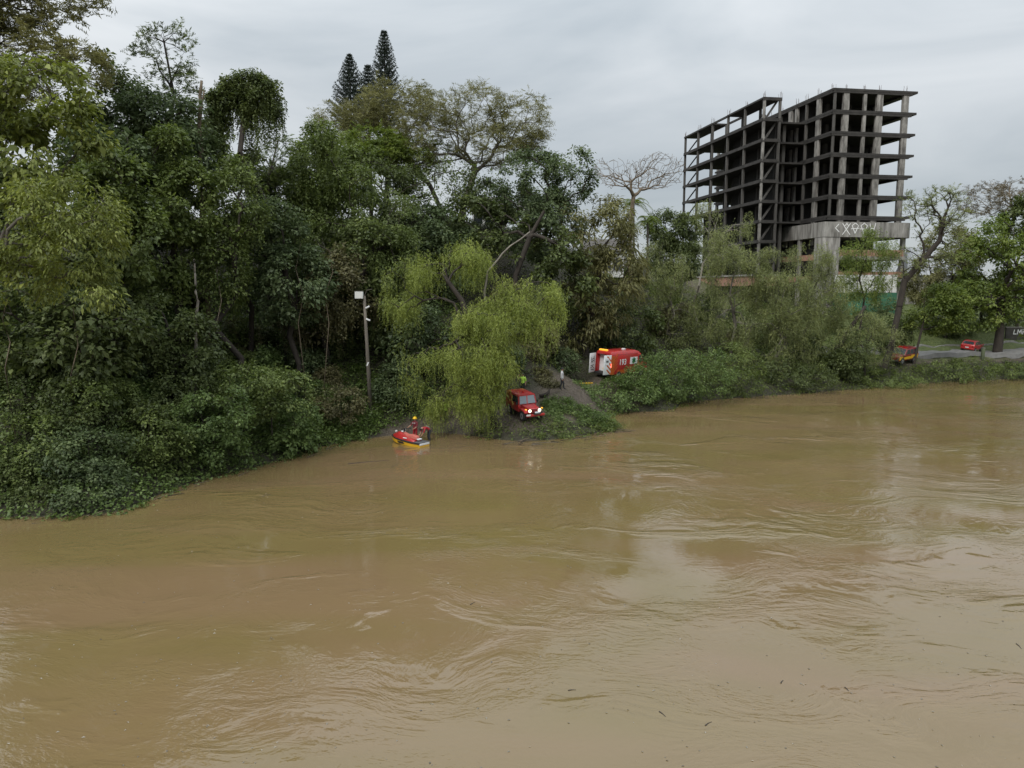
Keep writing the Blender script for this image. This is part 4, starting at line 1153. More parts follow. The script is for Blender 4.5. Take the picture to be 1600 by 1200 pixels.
# ------------------------------------------------------------------ people (one continuous body each)
M_SKIN = mat('skin', (.36,.20,.13), .55)
def person(label, loc, rz, J, cloth, head='hair', headm=None, scale=1.0, extra=None):
    """J: joint name -> (x, y, z), facing +Y.  cloth: region -> material"""
    keys = list(J)
    bones = [('pelvis','chest','top'),('chest','neck','top'),('neck','chin','skin'),('chin','crown_','skin')]
    for s in 'LR':
        bones += [('chest','sho'+s,'top'),('sho'+s,'elb'+s,'sleeve'),('elb'+s,'wri'+s,'fore'),('wri'+s,'palm'+s,'skin'),
                  ('pelvis','hip'+s,'leg'),('hip'+s,'kne'+s,'leg'),('kne'+s,'ank'+s,'leg'),('ank'+s,'toe'+s,'shoe')]
        w_, p_ = np.array(J['wri'+s], float), np.array(J['palm'+s], float)
        d = (p_ - w_) / np.linalg.norm(p_ - w_)
        a = np.cross(d, [1., 0, 0]); a = a / (np.linalg.norm(a) + 1e-6)
        for k in range(4):                                  # four fingers and a thumb
            off = (k - 1.5) * .021
            J['f%d' % k + s] = tuple(p_ + d * (.075 - .008 * abs(k - 1.3)) + a * off + np.array([0, .012, 0]))
            J['g%d' % k + s] = tuple(p_ + d * .012 + a * off)
            bones += [('palm'+s, 'g%d' % k + s, 'skin'), ('g%d' % k + s, 'f%d' % k + s, 'skin')]
        J['th'+s] = tuple(w_ + d * .05 + a * .055)
        bones.append(('wri'+s, 'th'+s, 'skin'))
    RAD = {'pelvis':(.155,.12),'chest':(.165,.125),'neck':(.062,.062),'chin':(.085,.095),'crown_':(.078,.09),'sho':(.075,.07),'elb':(.05,.05),'wri':(.034,.03),'palm':(.040,.022),'hip':(.095,.095),'kne':(.068,.068),'ank':(.048,.052),'toe':(.045,.032),'f':(.009,.009),'g':(.010,.010),'th':(.011,.011)}
    names = list(J); idx = {k: i for i, k in enumerate(names)}
    me = bpy.data.meshes.new('body'); me.from_pydata([tuple(J[k]) for k in names], [(idx[a], idx[b]) for a, b, _ in bones], [])
    o = bpy.data.objects.new('body', me); COL.objects.link(o)
    sk = o.modifiers.new('skin', 'SKIN')
    sk.use_smooth_shade = True
    for k in names:
        key = k if k in RAD else (k[:-1] if k[:-1] in RAD else k[0])
        v = me.skin_vertices[0].data[idx[k]]; v.radius = RAD[key]; v.use_root = (k == 'pelvis')
    sb = o.modifiers.new('sub', 'SUBSURF'); sb.levels = sb.render_levels = 1
    dg = bpy.context.evaluated_depsgraph_get()
    bm_ = bpy.data.meshes.new_from_object(o.evaluated_get(dg))
    bpy.data.objects.remove(o)
    regs = sorted(set(b[2] for b in bones)); bm_.materials.clear()
    for g_ in regs: bm_.materials.append(cloth.get(g_, M_SKIN))
    A = np.array([J[b[0]] for b in bones], float); B = np.array([J[b[1]] for b in bones], float); AB = B - A
    rad_of = lambda k: RAD[k if k in RAD else (k[:-1] if k[:-1] in RAD else k[0])][0]
    RB = np.array([(rad_of(b[0]) + rad_of(b[1])) / 2 for b in bones])
    for p in bm_.polygons:
        c = np.array(p.center)
        t = np.clip(((c - A) * AB).sum(1) / np.maximum((AB * AB).sum(1), 1e-9), 0, 1)
        dd = np.linalg.norm(c - A - t[:, None] * AB, axis=1) / RB
        p.material_index = regs.index(bones[int(np.argmin(dd))][2]); p.use_smooth = True
    root = empty('person', loc, rz); root.scale = (scale,) * 3; tag(root, label, 'person', None)
    link(bpy.data.objects.new('body', bm_), root)
    ch, cw = np.array(J['chin'], float), np.array(J['crown_'], float)
    hc = ch * .45 + cw * .55; up_ = (cw - ch) / np.linalg.norm(cw - ch)
    q = Vector((0, 0, 1)).rotation_difference(Vector(up_)).to_matrix()
    def P3(v): return tuple(Vector(hc) + q @ Vector(v))
    if head == 'helmet':
        hm = MB().ball((0, 0, 0), (.135, .155, .14), 16, 7, -.15, .99)
        hm.v = [P3((a, b, c + .03)) for a, b, c in hm.v]; ho = hm.build('helmet', headm, root, smooth=True)
        rim_ = MB().tube([P3((.14 * math.cos(t), .165 * math.sin(t), .01)) for t in np.linspace(0, 2 * math.pi, 17)], .014, 6); rim_.build('helmet_rim', headm, ho)
    else:
        hm = MB().ball((0, 0, 0), (.105, .118, .12), 14, 7, -.25, .99)
        hm.v = [P3((a, b - .018, c + .035)) for a, b, c in hm.v]; hm.build('hair', headm or M_BLK, root, smooth=True)
    f_ = MB()
    f_.box(P3((0, .115, -.01)), (.022, .03, .045))
    f_.box(P3((-.092, 0, -.005)), (.02, .035, .055)); f_.box(P3((.092, 0, -.005)), (.02, .035, .055))
    fo = f_.build('face', M_SKIN, root, bevel=.006)
    ey = MB(); ey.ball(P3((-.034, .098, .018)), .012, 8, 5); ey.ball(P3((.034, .098, .018)), .012, 8, 5); ey.box(P3((0, .103, -.052)), (.045, .012, .01))
    ey.build('eyes_and_mouth', M_BLK, fo)
    if extra: extra(root)
    return root
def stand(**kw):
    J = {'pelvis':(0,0,.95),'chest':(0,.0,1.28),'neck':(0,-.01,1.47),'chin':(0,.02,1.56),'crown_':(0,.02,1.68)}
    for s, g_ in (('L', -1), ('R', 1)):
        J.update({'sho'+s:(g_*.19,-.01,1.40),'elb'+s:(g_*.25,-.03,1.12),'wri'+s:(g_*.25,.06,.88),'palm'+s:(g_*.25,.09,.80),
                  'hip'+s:(g_*.10,0,.88),'kne'+s:(g_*.12,.03,.49),'ank'+s:(g_*.13,-.02,.09),'toe'+s:(g_*.14,.14,.045)})
    J.update(kw)
    return J
def bend():
    J = {'pelvis':(0,-.12,.92),'chest':(0,.18,1.08),'neck':(0,.36,1.10),'chin':(0,.45,1.06),'crown_':(0,.55,.99)}
    for s, g_ in (('L', -1), ('R', 1)):
        J.update({'sho'+s:(g_*.19,.30,1.07),'elb'+s:(g_*.24,.42,.80),'wri'+s:(g_*.18,.55,.60),'palm'+s:(g_*.17,.60,.53),
                  'hip'+s:(g_*.10,-.12,.86),'kne'+s:(g_*.13,-.02,.48),'ank'+s:(g_*.13,-.12,.09),'toe'+s:(g_*.14,.05,.045)})
    return J
M_SUIT = mat('red_rescue_suit', (.36,.018,.028), .6, var=.3, scale=6)
M_SUITD = mat('dark_red_vest', (.16,.014,.022), .6, var=.3, scale=6)
M_NAVY = mat('dark_trousers', (.022,.026,.034), .8, var=.3, scale=6)
M_SHOE = mat('black_boots', (.02,.018,.016), .7)
M_SHIRT = mat('white_shirt', (.62,.61,.62), .8, var=.15, scale=6)
M_HIVIS = mat('hi_vis_vest', (.50,.80,.10), .6)
M_KHAKI = mat('brown_jacket', (.09,.065,.05), .8, var=.3, scale=5)
M_HELM = mat('yellow_helmet', (.80,.50,.02), .35)
def face_to(dx, dy): return math.atan2(dy, dx) - math.pi / 2
p = on_water(649, 686)
def vest_marks(root):
    for x in (-.08, .08): MB().box((x, .135, 1.33), (.05, .02, .09)).build('suit_patch', M_SHIRT, root)
person('person in red suit and yellow helmet standing beside the jet ski', (p[0], p[1], -.18), face_to(-.55, -.83), stand(elbR=(.30,.10,1.15), wriR=(.33,.34,1.05), palmR=(.33,.42,1.03), elbL=(-.24,.08,1.10), wriL=(-.12,.22,.98), palmL=(-.08,.29,.95)),
       {'top': M_SUITD, 'sleeve': M_SUITD, 'fore': M_SKIN, 'leg': M_SUIT, 'shoe': M_SHOE}, 'helmet', M_HELM, 1.04, vest_marks)
p = on_water(669, 688)
def back_text(root):
    MB().box((0, .02, 1.155), (.24, .2, .02), m=Matrix.Rotation(.45, 3, 'X')).build('back_lettering', M_SHIRT, root)
person('person in red top and dark trousers bending down at the jet ski', (p[0], p[1], -.15), face_to(-.88, -.47), bend(), {'top': M_SUIT, 'sleeve': M_SUIT, 'fore': M_SKIN, 'leg': M_NAVY, 'shoe': M_SHOE}, 'hair', M_BLK, 1.02, back_text)
p = ground_px(679, 661)
person('person in brown jacket and dark trousers stooping behind the willow strands', p, face_to(.9, -.3), bend(), {'top': M_KHAKI, 'sleeve': M_KHAKI, 'fore': M_KHAKI, 'leg': M_NAVY, 'shoe': M_SHOE}, 'hair', M_BLK, 1.08)
p = ground_px(697, 660)
person('person in bright yellow-green vest half hidden behind the willow', p, face_to(.3, -.95), stand(), {'top': M_HIVIS, 'sleeve': M_NAVY, 'fore': M_SKIN, 'leg': M_NAVY, 'shoe': M_SHOE}, 'hair', M_BLK, .98)
X5 = at(817, 600, 62.0); p = (X5[0], 62.0, h1(X5[0], 62.0))
person('person in bright yellow-green vest standing behind the jeep', p, face_to(-.3, -.95), stand(elbR=(.32,.0,1.30), wriR=(.30,.05,1.55), palmR=(.30,.06,1.63)), {'top': M_HIVIS, 'sleeve': M_HIVIS, 'fore': M_SKIN, 'leg': M_NAVY, 'shoe': M_SHOE}, 'hair', M_BLK, 1.0)
p = ground_px(878, 609)
person('person in white long-sleeved shirt and black trousers on the ramp', p, face_to(.95, -.25), stand(kneL=(-.12,.10,.50), ankL=(-.13,.14,.10), toeL=(-.14,.30,.05), kneR=(.12,-.02,.49), ankR=(.13,-.14,.10), toeR=(.14,.02,.05)),
       {'top': M_SHIRT, 'sleeve': M_SHIRT, 'fore': M_SHIRT, 'leg': M_NAVY, 'shoe': M_SHOE}, 'hair', M_BLK, 1.06)

# ------------------------------------------------------------------ lamp pole
pb = ground_px(579, 640)
pt = at(569, 462, pb[1] + .2)
M_POLE = mat('weathered_pole', (.16,.14,.115), .9, var=.4, scale=3, stretch=(3, 3, .4), bump=.3, bscale=10)
lp = empty('lamp_pole', pb); tag(lp, 'weathered leaning pole carrying a white square floodlight', 'lamp post')
D = pt - pb
MB().tube([(0, 0, -.3), D * .5, D], [.17, .14, .11], 10).build('pole', M_POLE, lp, smooth=True)
hx = D + np.array([-.36, -.12, .05])
lh = MB().box(hx, (.62, .35, .56)).build('floodlight', M_CWHT, lp, bevel=.02)
MB().box(hx + np.array([0, -.18, 0]), (.54, .02, .48)).build('lens', mat('frosted_lens', (.62,.62,.60), .3), lh)
MB().box(hx + np.array([0, 0, .30]), (.66, .4, .03)).build('rain_hood', M_POLE, lh)
for z_, rot in ((.90, .5), (.79, -.4)):
    q = D * z_ + np.array([.22, -.05, 0])
    MB().box(q, (.34, .16, .12), m=Matrix.Rotation(-rot, 3, 'Y')).build('bracket_lamp', M_CWHT, lp, bevel=.02)
MB().tube([D * .995, D + np.array([.2, 0, .42]), D + np.array([.62, 0, .5])], .02, 5).build('cable_bracket', M_POLE, lp)
MB().box(D * .40 + np.array([0, -.15, 0]), (.10, .02, .3), m=Matrix.Rotation(.5, 3, 'Y')).build('tag_plate', M_CWHT, lp)

# ------------------------------------------------------------------ small things on the ramp and shore
p = ground_px(914, 601)
sb_ = empty('rescue_board', (p[0], p[1], p[2] + .01), R(12)); tag(sb_, 'yellow rescue stretcher board lying on the ramp', 'stretcher')
MB().box((0, 0, .14), (1.5, .42, .07)).build('board', M_YEL, sb_, bevel=.03)
for sg in (-1, 1): MB().tube([(-.9, sg * .2, .06), (.9, sg * .2, .06)], .03, 8).build('rail', M_YEL, sb_)
for X in (-.5, 0, .5): MB().box((X, 0, .18), (.06, .44, .02)).build('strap', M_BLK, sb_)
rngd = np.random.RandomState(9)
p = ground_px(852, 621)
st_ = empty('driftwood_stump', p, R(20)); tag(st_, 'dark crooked driftwood stump on the ramp', 'driftwood')
MB().tube([(-.5, 0, .10), (-.1, 0, .16), (.25, .02, .32), (.42, .05, .66)], [.13, .16, .13, .05], 8).build('stump', BARK['dark'], st_, smooth=True)
MB().tube([(-.1, 0, .16), (-.05, -.3, .12), (.05, -.5, .05)], [.08, .06, .03], 6).build('root', BARK['dark'], st_, smooth=True)
def stick(name, label, a, b, r, z, bark, group, cat, bow=.06):
    a, b = np.array(a, float), np.array(b, float); c = (a + b) / 2
    L_ = np.linalg.norm(b - a); n_ = np.array([-(b - a)[1], (b - a)[0], 0]) / (L_ + 1e-6)
    pts = [a + (b - a) * t + n_ * bow * L_ * math.sin(t * 3.1) * rngd.uniform(.5, 1.2) + np.array([0, 0, z]) for t in np.linspace(0, 1, 6)]
    o = MB().tube(pts, [r * (1 - .6 * t) for t in np.linspace(0, 1, 6)], 6).build(name, BARK[bark], smooth=True)
    tag(o, label, cat, group); return o
stick('floating_stick', 'long thin stick floating off the bank before the jet ski', on_water(544, 725), on_water(608, 719), .045, .0, 'dark', 'sticks adrift on the river', 'driftwood', .02)
for a, b in [((258,782),(286,780)),((410,776),(424,772)),((192,803),(206,796)),((612,730),(622,725)),((888,1079),(900,1078)),((1030,1112),(1040,1120)),((1220,1068),(1224,1063)),((1102,1134),(1112,1128)),((1588,1006),(1596,1014)),((50,818),(64,817)),((1320,1074),(1326,1080)),((735,945),(742,941))]:
    stick('floating_twig', 'short dark twig adrift on the brown water', on_water(*a), on_water(*b), .022, .0, 'dark', 'small twigs adrift on the river', 'driftwood')
for k in range(26):
    px = rngd.uniform(10, 520); py = np.interp(px, [0, 190, 240, 300, 380, 440, 500], [809, 803, 778, 757, 737, 721, 702]) + abs(rngd.normal()) * 3
    q = on_water(px, py); L_ = rngd.uniform(.3, 1.3); a = rngd.normal(.6, .5)
    stick('stranded_twig', 'thin twig caught at the foot of the overgrown left bank', q, q + np.array([math.cos(a) * L_, math.sin(a) * L_, rngd.uniform(0, .2)]), rngd.uniform(.012, .03), .01, rngd.choice(['tan', 'grey', 'dark']), 'twigs caught along the left bank', 'driftwood')
for k in range(34):                                        # flood wrack along the spit
    px = rngd.uniform(785, 968); py = np.interp(px, [785, 830, 900, 970], [690, 691, 684, 672]) + rngd.normal() * 3.5
    q = on_water(px, py); L_ = rngd.uniform(.5, 2.0); a = rngd.normal(0, .5)
    q2 = q + np.array([math.cos(a) * L_, math.sin(a) * L_, rngd.uniform(0, .25)])
    zg = max(h1(q[0], q[1]), 0)
    stick('wrack_branch', 'bare flood-wrack branch stranded along the spit by the jeep', q, q2, rngd.uniform(.015, .04), zg + .02, rngd.choice(['tan', 'grey', 'dark']), 'flood wrack along the spit', 'driftwood')
fl = MB()
for k in range(520):
    px, py = rngd.uniform(0, 1600), rngd.uniform(700, 1200)
    if py < np.interp(px, [0, 190, 500, 900, 1600], [815, 810, 705, 690, 600]): continue
    q = on_water(px, py); s_ = rngd.uniform(.015, .055); a = rngd.uniform(0, 3.1)
    c_, n_ = np.array([math.cos(a), math.sin(a), 0]) * s_, np.array([-math.sin(a), math.cos(a), 0]) * s_ * .5
    fl.add([q - c_, q + n_ + [0, 0, .02], q + c_, q - n_ + [0, 0, .012]], [(0, 1, 2, 3)])
fo = fl.build('floating_litter', mat('foam_fleck', (.34,.31,.25), .6, scale=.9, dirt=(.035,.028,.02))); tag(fo, 'flecks of foam and leaf litter drifting on the river', 'litter', None, 'stuff')

# ------------------------------------------------------------------ park wall with sprayed letters, and a stub post
wa = at(1574, 548, 106)
pw = empty('park_wall', (wa[0] + 4, 106, h1(wa[0] + 4, 106) - .2), R(4)); tag(pw, 'low dark wall with white sprayed letters beyond the road', 'wall')
MB().box((0, 0, .95), (9.4, .25, 1.9)).build('wall_face', mat('dark_old_plaster', (.10,.09,.08), .9, var=.5, scale=1), pw)
MB().box((0, 0, 1.96), (9.6, .34, .12)).build('coping', M_PARA, pw)
strokes('sprayed_letters', [[(-3.9,2.3),(-4.0,1.75),(-3.6,1.75)],[(-3.4,1.75),(-3.3,2.35),(-3.05,1.95),(-2.8,2.35),(-2.75,1.75)],[(-2.5,2.35),(-2.5,1.75)],[(-2.5,2.05),(-2.1,2.05)],[(-2.1,2.35),(-2.1,1.75)],[(-1.8,1.75),(-1.8,2.35),(-1.4,1.75),(-1.4,2.35)],[(-1.1,2.35),(-1.1,1.75),(-.7,1.75),(-.7,2.35)],[(-.3,1.75),(0,2.35),(.3,1.75)]], .14, M_SPRAY, pw, lambda a, b: (a * .9, -.130, b - .72))
p = ground_px(1535, 563)
po = empty('stub_post', p); tag(po, 'mossy green stub post before the red hatchback', 'post')
MB().box((0, 0, .75), (.34, .34, 1.5)).build('shaft', mat('mossy_post', (.11,.13,.07), .9, var=.4, scale=5), po, bevel=.03)
MB().box((0, 0, 1.53), (.4, .4, .06)).build('cap', M_PARA, po)

# ------------------------------------------------------------------ trees of the left hill, back to front
FOREST = 'dense trees of the left hillside'
tree('feathery_tree', 'tallest olive feathery tree leaning into the top corner of the sky', [(-170,70,-340,-80),(-180,10,-150,60),(-90,60,-110,60),(-40,110,20,130),(60,168,70,130,0,3.5),(20,150,-90,40),(-60,90,110,200)], 50,
     'feather', 'olive', 'dark', n=700, per=8, L=.27, W=.10, rad=.85, r=.34, foot=-40, gap=-.3)
tree('broadleaf_tree', 'dark round tree behind the pale-leaved tree at the picture top', [(125,245,88,330),(100,190,150,300)], 58, leaf='dark', n=170, per=46)
tree('airy_tree', 'slender airy tree with separate sprays of leaflets against the sky', [(214,305,38,130),(228,314,110,190)], 61, 'airy', 'dark', 'dark', n=120, per=4, L=.22, W=.085, rad=.75, r=.14, foot=262, top_frac=.8, gap=-.2)
tree('broadleaf_tree', 'deep green bushy tree below the airy slender tree', [(175,300,125,300),(230,335,150,320)], 57, leaf='blue', n=210, per=46)
tree('vine_draped_tree', 'flat-topped tree hung with vines standing clear against the sky', [(326,392,132,182),(376,442,126,180),(345,432,116,160),(328,362,165,205),(408,442,165,200),(376,400,180,290,0,.8)], 60, leaf='dark', bark='dark', n=230, per=44, L=.20, W=.13,
     rad=.5, r=.2, foot=388, vines=140, length=3.4, top_frac=.7, gap=.15)
tree('airy_tree', 'thin open tree with sky showing through beside the vine-hung tree', [(405,470,188,300),(415,465,260,360)], 67, 'airy', 'mid', 'grey', n=95, per=5, L=.22, W=.09, rad=.75, r=.13, foot=437, top_frac=.8)
tree('vine_draped_tree', 'dark mounded tree curtained with brown vines below the conifers', [(440,545,190,330),(430,520,280,430)], 66, leaf='mid', n=210, per=44, vines=150, length=4.0, L=.24)
tree('broadleaf_tree', 'yellow-green flat crowned tree in front of the conifers', [(520,650,205,262),(560,700,215,270,3)], 80, 'feather', 'rich', 'dark', n=190, per=9, L=.30, W=.12, rad=.9, r=.24, gap=-.1)
tree('broadleaf_tree', 'wide dark shade tree under the two feathery umbrella trees', [(500,660,235,380),(600,760,240,400),(560,720,300,420)], 75, leaf='dark', n=260, per=42, L=.30, W=.18, rad=.9, r=.35, gap=.05)
tree('umbrella_tree', 'olive umbrella-crowned feathery tree close by the dark conifers', [(490,620,165,225),(560,690,135,215),(530,640,185,260)], 86, 'feather', 'olive', 'grey', n=330, per=8, L=.32, W=.075, rad=1.0, r=.24, foot=690, trunk_px=[(690,330),(672,290),(640,250)], lift=.06, gap=-.2, power=.5)
tree('umbrella_tree', 'big spreading feathery umbrella tree with forked grey limbs', [(620,720,160,240),(670,800,138,200),(760,862,150,235),(700,850,195,262),(590,700,215,270),(790,858,190,240)], 82, 'feather', 'olive', 'grey', n=430, per=7, L=.32, W=.07, rad=1.0, r=.32, foot=722,
     trunk_px=[(722,350),(724,318),(735,290),(742,268)], lift=.05, gap=-.2, power=.5)
tree('broadleaf_tree', 'dark green tree beside the umbrella tree above the ramp', [(760,900,228,330),(840,935,225,330),(780,930,290,420)], 76, leaf='blue', n=230, per=44, L=.27, r=.3, gap=.08)
tree('broadleaf_tree', 'dark leafy tree with thin slanting trunk behind the willow', [(700,800,300,400),(800,900,330,450),(850,930,380,500)], 72, leaf='dark', n=170, per=40, r=.25, foot=800, trunk_px=[(806,430),(828,370),(850,330)], gap=.12)
tree('mango_tree', 'large olive-brown drooping tree over the ambulance', [(860,1000,300,420),(890,1020,380,520),(850,960,420,545),(930,1010,330,480)], 75.5, leaf='olive', n=290, per=44, L=.34, W=.10, rad=.8, r=.3, droop=.7, foot=915, gap=-.05)
tree('broadleaf_tree', 'small dark tree growing right behind the ambulance', [(870,960,470,560),(940,1040,470,560)], 79, leaf='dark', n=150, per=44, L=.26, r=.2)
tree('bare_tree', 'leafless umbrella-shaped tree with fine pinkish twigs', [(914,1000,246,282,0,5),(980,1078,240,280,0,5),(930,1066,262,298,0,5)], 92, 'bare', 'brown', 'tan', n=850, foot=985, trunk_px=[(984,420),(985,345),(990,306)], r=.24, lift=.02, power=.5, pathw=.42, r_twig=.02)
tree('broadleaf_tree', 'almost black domed tree beside the concrete frame', [(1000,1080,320,420),(1035,1098,328,440),(1010,1090,360,450)], 103, leaf='dark', n=260, per=46, L=.34, W=.2, rad=.9)
tree('broadleaf_tree', 'leafy mid-green tree in the middle of the hillside', [(530,610,258,370),(590,655,280,400),(450,600,300,470),(560,660,340,470)], 65, leaf='mid', n=260, per=46, L=.25, W=.14, droop=.5)
tree('broadleaf_tree', 'grey-green shadowed tree between hillside and willow', [(620,730,310,440),(660,760,340,470)], 71, leaf='blue', n=170, per=42)
tree('broadleaf_tree', 'dark tree behind the light-leaved tree on the hillside', [(90,230,190,330),(120,260,280,430)], 51, leaf='blue', n=210, per=46, L=.24, W=.14)
tree('vine_draped_tree', 'creeper-smothered tree top shaped like a rounded column', [(225,285,182,300),(240,340,240,400),(200,300,330,480)], 53, leaf='mid', n=230, per=46, vines=90, length=3.0, L=.22)
tree('vine_draped_tree', 'brownish tree hung with dead creepers in mid slope', [(320,420,240,380),(300,390,330,500)], 54.5, leaf='mid', n=190, per=44, vines=60, length=2.4, L=.21, W=.11)
tree('broadleaf_tree', 'dark glossy tree in the hollow of the slope', [(380,470,300,420),(400,520,370,510)], 58, leaf='blue', n=220, per=44)
tree('vine_draped_tree', 'shadowed tree with bare hanging lianas on the slope', [(470,590,390,520),(430,540,430,540)], 61, leaf='brown', n=150, per=38, vines=80, length=2.4, L=.22)
tree('broadleaf_tree', 'dark tree rising behind the lamp pole', [(500,640,340,470),(560,660,430,560)], 64, leaf='dark', n=220, per=44)
tree('broadleaf_tree', 'low dark tree between the lamp pole and willow', [(580,670,500,620),(610,720,470,600)], 63, leaf='blue', n=170, per=42, L=.22)
tree('broadleaf_tree', 'shadowy tree under the overhanging pale leaves', [(-40,120,420,640),(60,230,430,620)], 43, leaf='dark', n=260, per=44, L=.22, W=.13)
tree('broadleaf_tree', 'dark understorey tree beside the white trunk', [(180,300,440,600),(240,340,470,620)], 48, leaf='dark', n=190, per=42, L=.22, W=.13)
tree('pale_leaved_tree', 'light yellow-green large-leaved tree filling the upper corner', [(-70,90,85,220),(-40,150,95,190),(60,180,150,260),(-60,120,190,330)], 39, leaf='yellow', bark='grey', n=270, per=30, L=.24, W=.12, rad=.62, r=.16, foot=-90, droop=.6, gap=.1, pathw=.3)
tree('pale_leaved_tree', 'pale yellowish drooping tree hanging out over the river bank', [(-60,110,270,420),(40,190,270,380),(70,220,340,440),(120,222,400,485),(-50,90,380,480)], 35.5, leaf='yellow', bark='grey', n=290, per=28, L=.21, W=.10, rad=.55, r=.13, foot=-140, droop=.7, gap=.12,
     trunk_px=[(-140,620,2),(-120,520,1),(-60,430),(10,385)], pathw=.3)

tree('broadleaf_tree', 'mid-green tree closing the skyline beside the broken dead trunk', [(250,360,175,330),(200,300,190,320)], 65, leaf='mid', n=210, per=44)
tree('broadleaf_tree', 'dull green tree behind the vine-hung flat-topped tree', [(330,440,230,380),(390,470,260,400)], 68, leaf='dark', n=190, per=44)
tree('broadleaf_tree', 'green tree at the shoulder of the hill before the conifers', [(450,560,200,330),(500,600,215,330)], 72, leaf='mid', n=210, per=44)
tree('broadleaf_tree', 'dark spreading tree in front of the pale hill houses', [(715,830,275,345),(760,860,300,380)], 88, leaf='dark', n=150, per=40, L=.3, W=.18)
tree('broadleaf_tree', 'shaded tree behind the pale drooping tree at the frame of the slope', [(-60,80,240,420),(20,140,330,470)], 46, leaf='dark', n=200, per=44, L=.23)
tree('broadleaf_tree', 'green tree between the pale-leaved tree and the creeper column', [(120,230,230,360),(150,260,300,440)], 47, leaf='mid', n=210, per=44, L=.23)
def plain_trunk(name, label, px, Y, r, bark, cat='tree', group=None, branches=()):
    SEED[0] += 1
    rng = np.random.RandomState(SEED[0])
    pts = [at(a, b, Y) for a, b in px]
    gz = h1(pts[0][0], pts[0][1]); pts[0][2] = min(pts[0][2], gz)
    b = pts[0].copy()
    root = empty(name, b); tag(root, label, cat, group)
    fine = []
    for i in range(len(pts) - 1):
        for k in range(3):
            fine.append(pts[i] + (pts[i + 1] - pts[i]) * k / 3 + rng.normal(size=3) * .04)
    fine.append(pts[-1])
    fine[0][2] -= .3
    rs = [r * (1.25 - .8 * i / (len(fine) - 1)) for i in range(len(fine))]
    MB().tube([q - b for q in fine], rs, 8).build('trunk', BARK[bark], root, smooth=True)
    for br in branches:
        q = [at(a, c, Y) - b for a, c in br]
        MB().tube(q, [r * .45 * (1 - .6 * i / (len(q) - 1)) for i in range(len(q))], 6).build('branch', BARK[bark], root, smooth=True)
    return root
plain_trunk('dead_snag', 'bare broken dead trunk poking into the sky by the vine-hung tree', [(316,330),(313,230),(312,160),(315,126)], 57, .2, 'tan', branches=[[(313,165),(318,150),(319,140)]])
plain_trunk('slim_tree', 'slender whitish bare trunk standing on the dark slope', [(300,600),(304,540),(309,470),(305,430),(303,405)], 47.5, .10, 'pale')
lian = [([(478,545),(466,505),(474,462),(462,420),(470,380)],57),([(500,540),(514,505),(508,460),(520,425),(514,390)],57),([(20,610),(8,575),(16,535),(4,500),(10,470)],38.5),([(118,640),(110,590),(122,540),(114,480)],40.5),([(345,560),(336,520),(346,470),(338,420)],50)]
for k, (px, Y) in enumerate(lian):
    pts = [at(a, b, Y) for a, b in px]; gz = h1(pts[0][0], pts[0][1]); pts[0][2] = min(pts[0][2], gz - .1)
    tag(MB().tube(pts, [.035, .028, .025, .022, .02][:len(pts)], 6).build('liana', BARK['tan'], smooth=True), 'thin bare liana stem hanging in the shadowed hillside trees', 'vine', 'bare lianas on the slope')

# ---- dark conifers on the hill top
def conifer(label, px, ptop, pbot, hw, Y, seed):
    rng = np.random.RandomState(seed)
    top, bot = at(px, ptop, Y), at(px, pbot, Y)
    gz = h1(bot[0], bot[1])
    base = np.array([bot[0], bot[1], min(gz, bot[2] - 1)])
    root = empty('araucaria_tree', base); tag(root, label, 'conifer', 'conifers on the hill top')
    hgt = top[2] - base[2]; cz = bot[2] - base[2]; rmax = hw * Y / F
    MB().tube([(0, 0, -.3), (0, 0, hgt * .5), (0, 0, hgt)], [.32, .2, .03], 8).build('trunk', BARK['dark'], root, smooth=True)
    P, D, Nn, Lv, bs = [], [], [], [], MB()
    z = cz; k = 0
    while z < hgt - .1:
        f = (z - cz) / (hgt - cz)
        rr = 1.6 * rmax * (1 - f) ** .85 * (0.72 + .28 * min(1, f * 5)) * rng.uniform(.9, 1.08) + .08
        nb = 9
        for j in range(nb):
            a = 2 * math.pi * (j + .5 * (k % 2)) / nb + rng.normal() * .12
            dirv = np.array([math.cos(a), math.sin(a), 0])
            m = max(3, int(rr / .16))
            prev = None
            for q in range(m + 1):
                t = q / m
                p = dirv * rr * t + np.array([0, 0, z - .25 * rr * math.sin(t * 2.2) + .48 * rr * t * t])
                if prev is not None and t > .15:
                    for s_ in range(9):
                        u = rng.normal(size=3); u /= np.linalg.norm(u)
                        P.append(p + u * .03); D.append(u * .8 + dirv * .5 + np.array([0, 0, .55])); Nn.append(rng.normal(size=3)); Lv.append(.26 * rng.uniform(.7, 1.2))
                prev = p
            bs.tube([(0, 0, z), dirv * rr * .6 + np.array([0, 0, z + .02 * rr]), prev], [.035, .025, .01], 3, cap=False)
        z += .68 * (1 - .45 * f); k += 1
    bs.build('boughs', BARK['dark'], root)['kind'] = 'stuff'
    V, Fq, T = leaf_arrays(np.array(P), np.array(D), np.array(Nn), np.array(Lv), np.full(len(P), .09), np.clip(rng.normal(.5, .25, len(P)), 0, 1))
    link(bpy.data.objects.new('crown', np_mesh('crown', V, Fq, LM['pine'], T)), root)
conifer('tallest dark spire-shaped conifer of the hill-top clump', 603, 46, 200, 22, 104, 1)
conifer('broad dark conifer with upturned branches at the open side of the clump', 549, 86, 200, 24, 101, 2)
conifer('short dark conifer squeezed between its two taller neighbours', 577, 100, 200, 17, 107, 3)

